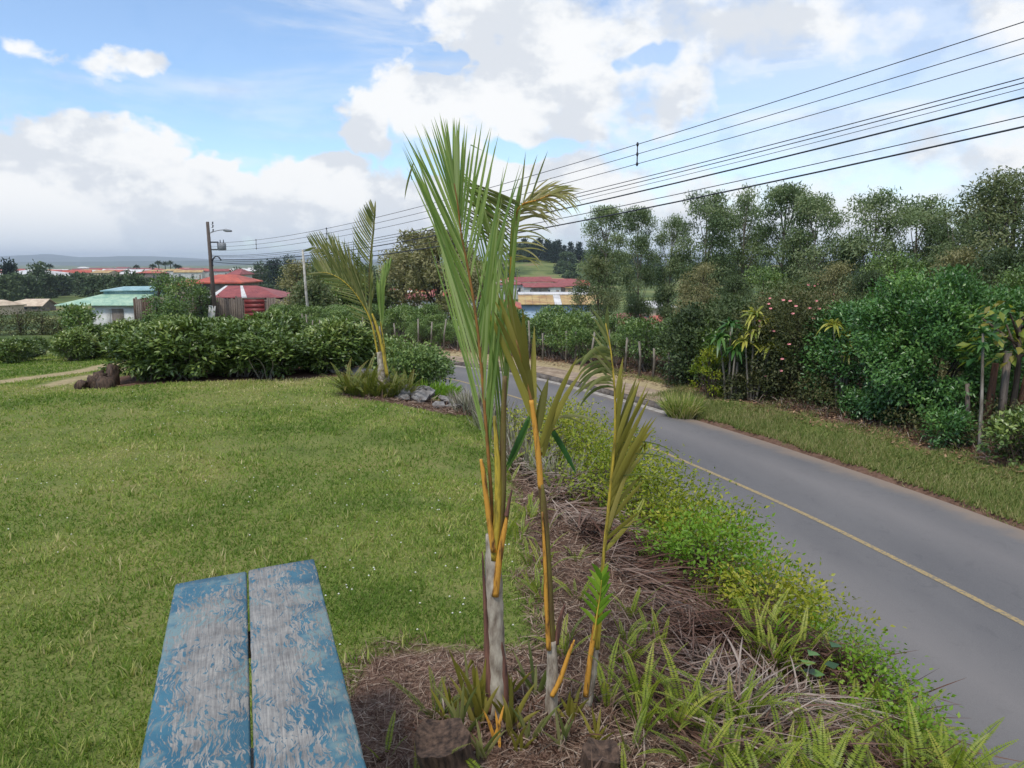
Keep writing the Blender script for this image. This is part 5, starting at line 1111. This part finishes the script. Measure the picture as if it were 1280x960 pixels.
# ------------------------------------------------------------------ buildings
def roof_gable(w, d, z0, h, ov=.4, th=.12):
    """ridge along x; two pitched slabs"""
    V = []; F = []
    for sg in (-1, 1):
        k = len(V); V += [(-w / 2 - ov, 0, z0 + h), (w / 2 + ov, 0, z0 + h), (w / 2 + ov, sg * (d / 2 + ov), z0 - h * ov / (d / 2)), (-w / 2 - ov, sg * (d / 2 + ov), z0 - h * ov / (d / 2))]
        V += [(a, b, c - th) for a, b, c in V[k:k + 4]]; F += [(k, k + 1, k + 2, k + 3), (k + 4, k + 7, k + 6, k + 5), (k, k + 4, k + 5, k + 1), (k + 1, k + 5, k + 6, k + 2), (k + 2, k + 6, k + 7, k + 3), (k + 3, k + 7, k + 4, k)]
    return V, F
def hip(w, d, z0, h, ov=.4, rl=.4):
    a, b = w / 2 + ov, d / 2 + ov; r_ = w * rl / 2; V = [(-a, -b, z0), (a, -b, z0), (a, b, z0), (-a, b, z0), (-r_, 0, z0 + h), (r_, 0, z0 + h), (-a, -b, z0 - .15), (a, -b, z0 - .15), (a, b, z0 - .15), (-a, b, z0 - .15)]
    return V, [(0, 1, 5, 4), (2, 3, 4, 5), (1, 2, 5, 5), (3, 0, 4, 4), (0, 6, 7, 1), (1, 7, 8, 2), (2, 8, 9, 3), (3, 9, 6, 0), (6, 9, 8, 7)]
def body(w, d, h, gable=0.):
    V, F, _r = boxm(-w / 2, w / 2, -d / 2, d / 2, -2, h); V = list(map(tuple, V)); F = [tuple(f) for f in F]
    if gable:
        k = len(V)
        for x_ in (-w / 2, w / 2): V += [(x_, -d / 2, h), (x_, d / 2, h), (x_, 0, h + gable)]
        F += [(k, k + 1, k + 2), (k + 3, k + 4, k + 5)]
    return V, F
def quads(F): return [f if len(f) == 4 else (*f, f[-1]) for f in F]
def pmesh(name, V, F, mat):
    me = bpy.data.meshes.new(name); me.from_pydata([tuple(map(float, v)) for v in V], [], [tuple(dict.fromkeys(int(q) for q in f)) for f in F]); me.materials.append(MATS[mat]); me.update(); return me
def house(label, x, y, z, w, d, h, rh, wall, roof, kind='gable', rz=0, group=None, windows=2, cat='house', name='house', door=True):
    t = thing(name, label, cat, (x, y, z), rz, group)
    obj('wall', pmesh('wall', *body(w, d, h, rh * .96 if kind == 'gable' else 0), wall), t)
    obj('roof', pmesh('roof', *(roof_gable(w, d, h, rh) if kind == 'gable' else hip(w, d, h, rh)), roof), t)
    for q in range(windows):
        xc = -w / 2 + w * (q + .5 + (.15 if q else 0)) / (windows + .5); f = obj('window', raw('window', *boxm(xc - .55, xc + .55, -d / 2 - .05, -d / 2 + .05, h * .35, h * .78)[:2], 'wall_grey'), t)
        obj('pane', raw('pane', *boxm(xc - .47, xc + .47, -d / 2 - .07, -d / 2 - .052, h * .38, h * .75)[:2], 'glass'), f)
    if door: obj('door', raw('door', *boxm(w / 2 - 1.5, w / 2 - .6, -d / 2 - .04, -d / 2 + .02, -.5, h * .75)[:2], 'wall_grey'), t)
    return t
def ribs(t, w, y0, z0, y1, z1, mat, step=1.0, name='roof_panel'):
    """roofing panels laid side by side between an eave and a ridge"""
    x = -w / 2; th = .05
    while x < w / 2 - .05:
        x1 = min(x + step - .05, w / 2); V = [(x, y0, z0), (x1, y0, z0), (x1, y1, z1), (x, y1, z1)]; V += [(a, b, c - th) for a, b, c in V]
        obj(name, pmesh(name, V, [(0, 1, 2, 3), (7, 6, 5, 4), (0, 4, 5, 1), (1, 5, 6, 2), (2, 6, 7, 3), (3, 7, 4, 0)], mat), t); x += step
# green roofed shed: eave and ridge follow the two roof levels
Yg = 80.; a = at(120, 402, Yg); gz = H(a[0], a[1])
cx = at(124, 380, Yg)[0]; t = thing('shed', 'low white shed with pale green roof in two levels, left', 'shed', (cx, Yg, gz)); ez = at(0, 381, Yg)[2] - gz; rz_ = at(0, 367, Yg + 3)[2] - gz
wL = (at(176, 380, Yg)[0] - at(70, 380, Yg)[0])
obj('wall', raw('wall', *boxm(-wL / 2 + 3.6, wL / 2 - .3, 0, 6.2, -2, ez - .05)[:2], 'wall_white'), t)
V = [(-wL / 2, -.5, ez), (wL / 2, -.5, ez), (wL / 2, 3, rz_), (-wL / 2 + 3.4, 3, rz_), (-wL / 2 + .5, 6.7, ez), (wL / 2, 6.7, ez)]
V2 = [(a_, b_, c_ - .08) for a_, b_, c_ in V]
obj('roof', pmesh('roof', V + V2, [(0, 1, 2, 3), (3, 2, 5, 4), (0, 3, 4), (6, 9, 8, 7), (9, 10, 11, 8), (0, 6, 7, 1), (1, 7, 8, 2), (2, 8, 11, 5), (4, 5, 11, 10), (0, 4, 10, 6)], 'tin_green'), t)
uz = at(0, 358, Yg + 4.5)[2] - gz; ue = at(0, 366, Yg + 3)[2] - gz + .25
V = [(-1.2, 2.6, ue), (wL / 2 + .2, 2.6, ue + .1), (wL / 2 + .2, 4.6, uz + .05), (.4, 4.6, uz), (-1.2, 6.6, ue), (wL / 2 + .2, 6.6, ue + .1)]; V2 = [(a_, b_, c_ - .1) for a_, b_, c_ in V]
r2 = obj('upper_roof', pmesh('upper_roof', V + V2, [(0, 1, 2, 3), (3, 2, 5, 4), (0, 3, 4), (0, 6, 7, 1), (1, 7, 8, 2), (0, 4, 10, 6), (4, 5, 11, 10), (6, 9, 8, 7)], 'tin_teal'), t)
obj('clerestory', raw('clerestory', *boxm(-1.0, wL / 2, 2.9, 6.3, rz_ - .4, ue - .02)[:2], 'tin_teal'), t)
for q in range(4): obj('door', raw('door', *boxm(-wL / 2 + 4.3 + q * 1.35, -wL / 2 + 5.5 + q * 1.35, -.06, -.01, -1, ez - .4)[:2], 'wall_grey' if q == 1 else 'wall_white'), t)
# plank fence
fa, fb = at(168, 397, 73), at(300, 397, 73); fz = H((fa[0] + fb[0]) / 2, 73)
t = thing('plank_fence', 'tall weathered vertical plank fence left of the red garage door', 'fence', (fa[0], 73, fz)); tz = at(0, 372.5, 73)[2] - fz
x = 0; wF = fb[0] - fa[0]
for q in range(3): obj('rail', raw('rail', *boxm(0, wF, .06, .12, .4 + q * (tz - .8) / 2, .5 + q * (tz - .8) / 2)[:2], 'wood_old'), t)
while x < wF:
    w_ = RNG.uniform(.17, .24); o = obj('plank', raw('plank', *boxm(x, x + w_ - .025, -.015 + RNG.normal(0, .01), .045, -.5, tz + RNG.normal(0, .06))[:2], 'wood_old' if RNG.random() < .75 else 'stump'), t); x += w_
# garage with red door
ga, gb = at(300, 397, 72.6), at(344, 397, 72.6); gz = H(ga[0], 73); W_ = gb[0] - ga[0]; tz = at(0, 372, 72.6)[2] - gz
t = thing('garage', 'grey timber garage with red door and red and white hipped roof', 'garage', (ga[0], 72.6, gz))
obj('wall', raw('wall', *boxm(0, W_, .02, 5, -1, tz - .3)[:2], 'wood_old'), t)
dxa, dxb = at(306, 385, 72.6)[0] - ga[0] - .2, at(331, 385, 72.6)[0] - ga[0]
x = 0
while x < W_:
    w_ = RNG.uniform(.18, .26)
    if not (dxa < x < dxb): obj('plank', raw('plank', *boxm(x, x + w_ - .02, -.03, .018, -.5, tz + RNG.normal(0, .02))[:2], 'wood_old'), t)
    x += w_
dx0, dx1 = at(306, 385, 72.6)[0] - ga[0], at(331, 385, 72.6)[0] - ga[0]; dz = at(0, 374, 72.6)[2] - gz
d_ = obj('garage_door', raw('garage_door', *boxm(dx0, dx1, -.1, -.035, -1, dz)[:2], 'door_red'), t)
for q in range(5): obj('door_slat', raw('door_slat', *boxm(dx0 + .04, dx1 - .04, -.125, -.102, dz - .42 * (q + 1) + .03, dz - .42 * q - .03)[:2], 'door_red'), d_)
obj('lintel', raw('lintel', *boxm(dx0 - .1, dx1 + .1, -.13, -.04, dz + .01, dz + .14)[:2], 'wood_old'), t)
# hipped roof behind: patchwork of red and white sheets
x0, x1 = at(262, 370, 75)[0] - ga[0], at(352, 370, 75)[0] - ga[0]; ez = at(0, 371.5, 75)[2] - gz; rz_ = at(0, 357, 78)[2] - gz; xr0, xr1 = at(282, 360, 78)[0] - ga[0], at(322, 360, 78)[0] - ga[0]
cuts = np.linspace(0, 1, 14)
for q in range(13):
    u0, u1 = cuts[q] + .0006, cuts[q + 1] - .0006; e0, e1 = x0 + (x1 - x0) * u0, x0 + (x1 - x0) * u1; r0, r1 = xr0 + (xr1 - xr0) * u0, xr0 + (xr1 - xr0) * u1
    er = -.35 * (u0 + u1) / 2 * 0
    V = [(e0, 2.0, ez), (e1, 2.0, ez), (r1, 5.4, rz_), (r0, 5.4, rz_)]; V += [(a_, b_, c_ - .06) for a_, b_, c_ in V]
    obj('roof_sheet', pmesh('roof_sheet', V, [(0, 1, 2, 3), (7, 6, 5, 4), (0, 4, 5, 1), (1, 5, 6, 2), (2, 6, 7, 3), (3, 7, 4, 0)], 'tin_white' if q in (0, 6) else 'tin_red'), t)
V = [(x0, 2.0, ez - .03), (xr0, 5.4, rz_ - .03), (x0, 9, ez - .03), (x1, 2.0, ez - .03), (xr1, 5.4, rz_ - .03), (x1, 9, ez - .03)]
obj('roof_back', pmesh('roof_back', V, [(0, 1, 2), (3, 5, 4), (1, 4, 5, 2)], 'tin_red'), t)
obj('side_wall', raw('side_wall', *boxm(x0 + .5, x1 - .5, 5.05, 8, -1, ez - .1)[:2], 'wall_grey'), t)
# houses behind the fence
def house_px(label, xl, xr, ytop, yeave, Yd, wall, roof, kind='hip', dd=8, group=None, **k):
    a_, b_ = at(xl, yeave, Yd), at(xr, yeave, Yd); cx_ = (a_[0] + b_[0]) / 2; w_ = b_[0] - a_[0]; gz_ = H(cx_, Yd + dd / 2); h_ = a_[2] - gz_; rh_ = max(.5, at(0, ytop, Yd + dd / 2)[2] - a_[2])
    if h_ < 2.2: gz_ = a_[2] - 2.4; h_ = 2.4
    return house(label, cx_, Yd + dd / 2, gz_, w_ - .8, dd - .8, h_, rh_, wall, roof, kind, 0, group, **k)
house_px('house with orange-red hipped roof behind the utility pole', 236, 302, 343, 353, 92, 'wall_grey', 'tin_orange')
house_px('house with faded orange roof behind the trees left of the pole', 205, 244, 349, 356, 95, 'wall_cream', 'tin_orange')
house_px('small red roofed house right behind the orange-red roof', 282, 300, 336, 343, 140, 'wall_white', 'tin_red')
# white leaning board
bx = at(262, 389, 71.5); bz = H(bx[0], 71.5)
o = tag(obj('white_board', raw('white_board', *boxm(-.32, .32, -.02, .02, -.1, at(0, 382, 71.5)[2] - bz)[:2], 'wall_white'), None, (bx[0], 71.5, bz)), 'blank white board leaning on the plank fence left of the pole', 'board'); o.rotation_euler = (-.08, .12, 0)
# dark brush pile right of the white pole
shrub('brush_pile', 'brown heap of dry brush beyond the coffee bushes', 'brush pile', 'frond_dry', at(395, 398, 26)[0], 26, .9, .6, .85, 40, 1500, .3, .02, z0=.02, flat=1)
# pale blue warehouse
Yw = 105.; a, b = at(648, 370, Yw), at(757, 370, Yw); cx = (a[0] + b[0]) / 2; w_ = b[0] - a[0]; gz = H(cx, Yw); ez = at(0, 380, Yw)[2] - gz; rz_ = at(0, 368.5, Yw + 5)[2] - gz
t = thing('warehouse', 'pale blue warehouse with rusty yellow roof beyond the hedge', 'warehouse', (cx, Yw, gz))
obj('wall', raw('wall', *boxm(-w_ / 2 + .3, w_ / 2 - .3, 0, 10, -2, ez - .1)[:2], 'wall_blue'), t)
nP = 12
for q in range(nP):
    x0 = -w_ / 2 + w_ * q / nP; x1 = x0 + w_ / nP - .03; V = [(x0, -.5, ez), (x1, -.5, ez), (x1, 5, rz_), (x0, 5, rz_)]; V += [(p_, q_, r_ - .07) for p_, q_, r_ in V]
    obj('roof_panel', pmesh('roof_panel', V, [(0, 1, 2, 3), (7, 6, 5, 4), (0, 4, 5, 1), (1, 5, 6, 2), (2, 6, 7, 3), (3, 7, 4, 0)], 'tin_white' if q == 5 else 'tin_rust'), t)
obj('ridge_cap', raw('ridge_cap', *boxm(-w_ / 2, w_ / 2 + 1.2, 4.7, 10.4, rz_ - .05, rz_ + .2)[:2], 'tin_white'), t)
obj('stripe', raw('stripe', *boxm(-w_ / 2 + .3, w_ / 2 - .3, -.05, -.01, ez - 2.3, ez - 1.9)[:2], 'wall_white'), t)
for q in (.0, .32): obj('downpipe', raw('downpipe', *boxm(w_ * q - .07, w_ * q + .07, -.16, -.02, -1, ez - .12)[:2], 'metal_grey'), t)
obj('door', raw('door', *boxm(w_ * .33, w_ * .33 + 1.9, -.08, -.01, -1, ez - .7)[:2], 'wall_white'), t)
house_px('house with orange-red tiled roof left of the blue warehouse', 612, 652, 379, 384.5, 70, 'wall_grey', 'tin_orange')
house_px('red roofed house seen through the trunks right of the warehouse', 772, 822, 391, 403, 62, 'wall_cream', 'tin_red')
house_px('small orange roofed house beyond the hedge below the eucalyptus', 835, 868, 396, 405, 58, 'wall_cream', 'tin_orange')
house_px('white roofed building glimpsed through the trunks', 795, 850, 376, 384, 110, 'wall_cream', 'tin_white')
# rows of houses on the valley side behind
roofs = ['tin_red', 'tin_orange', 'tin_white', 'tin_rust', 'tin_red']; walls = ['wall_white', 'wall_cream', 'wall_grey', 'wall_white']
def town(n_, pr, yr, drange, label, group, size=(7, 13)):
    for q in range(n_):
        px = RNG.uniform(*pr); Yd = RNG.uniform(*drange); x, y = (px - 640) / 960 * Yd, Yd; z = CAMZ - (RNG.uniform(*yr) - 325) / 960 * Yd
        rf = roofs[RNG.integers(5)]; gz_ = H(x, y); z = max(z, gz_ + (2.6 if Yd > 210 or px > 200 else 1.3))
        house(label, x, y, gz_, RNG.uniform(*size), RNG.uniform(6, 9), min(z, gz_ + 5.5) - gz_, RNG.uniform(.8, 1.4), walls[RNG.integers(4)], rf, 'gable' if RNG.random() < .5 else 'hip', RNG.uniform(-.5, .5), group, cat='house')
town(24, (484, 600), (366, 376), (150, 235), 'red and white roofed house in the valley between the two palms', 'valley houses behind the road')
town(34, (612, 722), (349, 362), (250, 330), 'small house in the hillside cluster above the blue warehouse', 'hillside houses above the warehouse')
town(84, (0, 330), (333, 342), (420, 800), 'tiny house in the far town on the left horizon', 'houses of the far town', (9, 20))
roofs = ['wall_cream', 'tin_rust', 'wall_cream', 'tin_white', 'wall_cream']
town(4, (0, 70), (378, 385), (165, 205), 'pale house in the hollow at the left edge', 'houses in the left hollow', (3.5, 5.5))
for (xl, xr, yt, ye) in ((-8, 42, 337, 343), (20, 46, 339, 346)):
    house_px('long white industrial shed on the left horizon' if xl < 0 else 'white vaulted shed between the far left trees', xl, xr, yt, ye, 330, 'wall_white', 'tin_white', dd=30, windows=0, door=False)

# ------------------------------------------------------------------ utility poles and wires
Yp = 73.; pb = at(268, 396, Yp - 1.2); pz = H(pb[0], Yp - 1.2); top = at(266.5, 278, Yp)[2]
t = thing('utility_pole', 'tall dark utility pole with transformer and street lamp', 'utility pole', (pb[0], Yp - 1.2, pz)); hh = top - pz
obj('pole_shaft', raw('pole_shaft', *tube([(0.1, 0, -.5), (0, 0, hh * .5), (-.1, 0, hh)], [.21, .18, .14], 10)[:2], 'pole', None, True), t)
mpp = Yp / 960
def pz_(py): return at(0, py, Yp)[2] - pz
obj('lamp_arm', raw('lamp_arm', *tube(smooth_curve([(.05, 0, pz_(292)), (.6, -.1, pz_(289.5)), (1.3, -.2, pz_(288)), (1.5, -.2, pz_(288.5))], 8), .04, 6)[:2], 'metal_grey'), t)
obj('lamp_head', raw('lamp_head', *tube([(1.35, -.2, pz_(288.3)), (1.6, -.2, pz_(288.6)), (2.15, -.2, pz_(289.6))], [.07, .15, .08], 8)[:2], 'metal_grey', None, True), t)
tr_ = obj('transformer', raw('transformer', *tube([(1.15, -.1, pz_(313)), (1.15, -.1, pz_(312.6)), (1.15, -.1, pz_(304.5)), (1.15, -.1, pz_(304))], [.3, .36, .36, .3], 14)[:2], 'metal_grey', None, True), t)
for q in (-.15, .15): obj('bushing', raw('bushing', *tube([(1.15 + q, -.1, pz_(304)), (1.15 + q, -.1, pz_(300))], [.05, .03], 6)[:2], 'metal_dark'), tr_)
for z_ in (303, 312): obj('bracket', raw('bracket', *boxm(.1, .82, -.14, -.06, pz_(z_) - .05, pz_(z_) + .05)[:2], 'metal_dark'), t)
obj('bracket', raw('bracket', *boxm(.72, .8, -.14, -.06, pz_(312) + .052, pz_(303) - .052)[:2], 'metal_dark'), t)
for q, z_ in enumerate((281, 285, 290)): obj('insulator', raw('insulator', *tube([(.16, 0, pz_(z_)), (.36, 0, pz_(z_)), (.38, 0, pz_(z_) + .22)], [.04, .05, .07], 6)[:2], 'metal_dark'), t)
obj('cable_coil', raw('cable_coil', *tube([(.62 + .42 * math.cos(s_), -.2, pz_(329) + .62 * math.sin(s_)) for s_ in np.linspace(.4, 3.6, 16)], .06, 6)[:2], 'wire'), t)
wb = at(382, 400, 45.); wz = H(wb[0], 45.)
t = thing('utility_pole', 'thin whitish pole behind the mid palm fronds', 'pole', (wb[0], 45., wz)); hh = at(0, 312, 45.)[2] - wz
obj('pole_shaft', raw('pole_shaft', *tube([(.28, 0, -.4), (.1, 0, hh * .5), (0, 0, hh)], [.09, .08, .06], 8)[:2], 'pole_white', None, True), t)
obj('arm', raw('arm', *tube([(0, 0, hh - .1), (.5, -.05, hh + .02), (.95, -.1, hh + .05)], .03, 6)[:2], 'metal_grey'), t)
PA = np.array([pb[0], Yp - 1.2]); PB = np.array([12.2, 9.6]); PD = PB + (PB - PA) * .35
def wire_at(s, zl, zr, sag): return np.array([*(PA + (PB - PA) * s), zl + (zr - zl) * s - 4 * sag * s * (1 - s)])
def edge_s():
    lo, hi = .6, 1.
    for _ in range(40):
        m_ = (lo + hi) / 2; p = PA + (PB - PA) * m_; kk = p[1] * CP - 3.5 * SP
        if p[0] / kk < .667: lo = m_
        else: hi = m_
    return lo
SE = edge_s(); pe = PA + (PB - PA) * SE
def solve(yl, yr, sag):
    zl = at(285, yl, PA[1])[2]; d = ray(1280, yr); ze = CAMZ + d[2] * pe[0] / d[0]; zr = (ze + 4 * sag * SE * (1 - SE) - zl * (1 - SE)) / SE; return zl, zr, sag
WI = [(303.5, 28, 1.15, .011, 'thin topmost wire of the power line'), (308.5, 48, 1.1, .010, 'second wire from the top of the power line'), (313, 67, 1.1, .010, 'third wire from the top of the power line'),
      (319, 97, 1.1, .012, 'upper wire of the close bundle below the three top wires'), (320, 103, 1.15, .012, 'middle wire of the close bundle below the three top wires'), (321, 110, 1.2, .008, 'lowest wire of the close bundle below the three top wires'),
      (323, 121, 1.2, .022, 'thick black cable below the close wire bundle'), (324.5, 145, 1.2, .012, 'thin cable between the two thick black cables'), (327, 158, 1.25, .022, 'lowest thick black cable of the line')]
SOL = []
for q, (yl, yr, sag, r, lb) in enumerate(WI):
    so_ = solve(yl, yr, sag); SOL.append(so_); s_ = np.concatenate([np.linspace(0, .9, 30), np.linspace(.91, 1.0, 8)]); pts = [wire_at(v, *so_) for v in s_]
    e = pts[-1]; pts += [np.array([*(PB + (PD - PB) * v), e[2] - .5 * v]) for v in (.3, .6, 1.)]
    r_ = r * np.concatenate([np.interp(s_, [0, .5, 1], [1.3, 1.1, .8]), [.8] * 3])
    me = raw('power_cable', *tube(pts, r_, 5)[:2], 'wire', None, True); tag(obj('power_cable', me), lb, 'cable', 'overhead cables')
def spacer(s, lb):
    a_, c_ = wire_at(s, *SOL[0]), wire_at(s, *SOL[2]); b_ = wire_at(s, *SOL[1]); t = thing('wire_spacer', lb, 'spacer', c_)
    obj('rod', raw('rod', *tube([(0, 0, -.02), tuple(b_ - c_), tuple(a_ - c_ + np.array([0, 0, .03]))], .018, 6)[:2], 'metal_dark'), t)
    for p in (a_, b_, c_): obj('clip', raw('clip', *tube([tuple(p - c_ + np.array([0, 0, -.06])), tuple(p - c_), tuple(p - c_ + np.array([0, 0, .06]))], [.02, .045, .02], 6)[:2], 'metal_dark'), t)
def find_s(px, i=0):
    s_ = np.linspace(0, 1, 2000); P = np.array([wire_at(v, *SOL[i]) for v in s_]); kk = P[:, 1] * CP - (P[:, 2] - CAMZ) * SP; return s_[np.abs(640 + 960 * P[:, 0] / kk - px).argmin()]
spacer(find_s(797), 'vertical spacer clipped across the top three wires, right of the palm')
spacer(find_s(320), 'vertical wire spacer near the utility pole'); spacer(find_s(408), 'vertical wire spacer above the mid palm')

# ------------------------------------------------------------------ haze
V, F, _r = boxm(-9900, 9900, -9900, 9900, -95, 80)
n = NT('thin_haze'); n.t.nodes.remove(n.b)
v_ = n.n('ShaderNodeVolumePrincipled'); v_.inputs['Density'].default_value = 1.5e-4; v_.inputs['Color'].default_value = (.82, .9, 1, 1); v_.inputs['Anisotropy'].default_value = .2
n.l(v_.outputs[0], n.out.inputs['Volume'])
hz = raw('haze', V, F, n.m); tag(obj('haze', hz), kind='stuff')
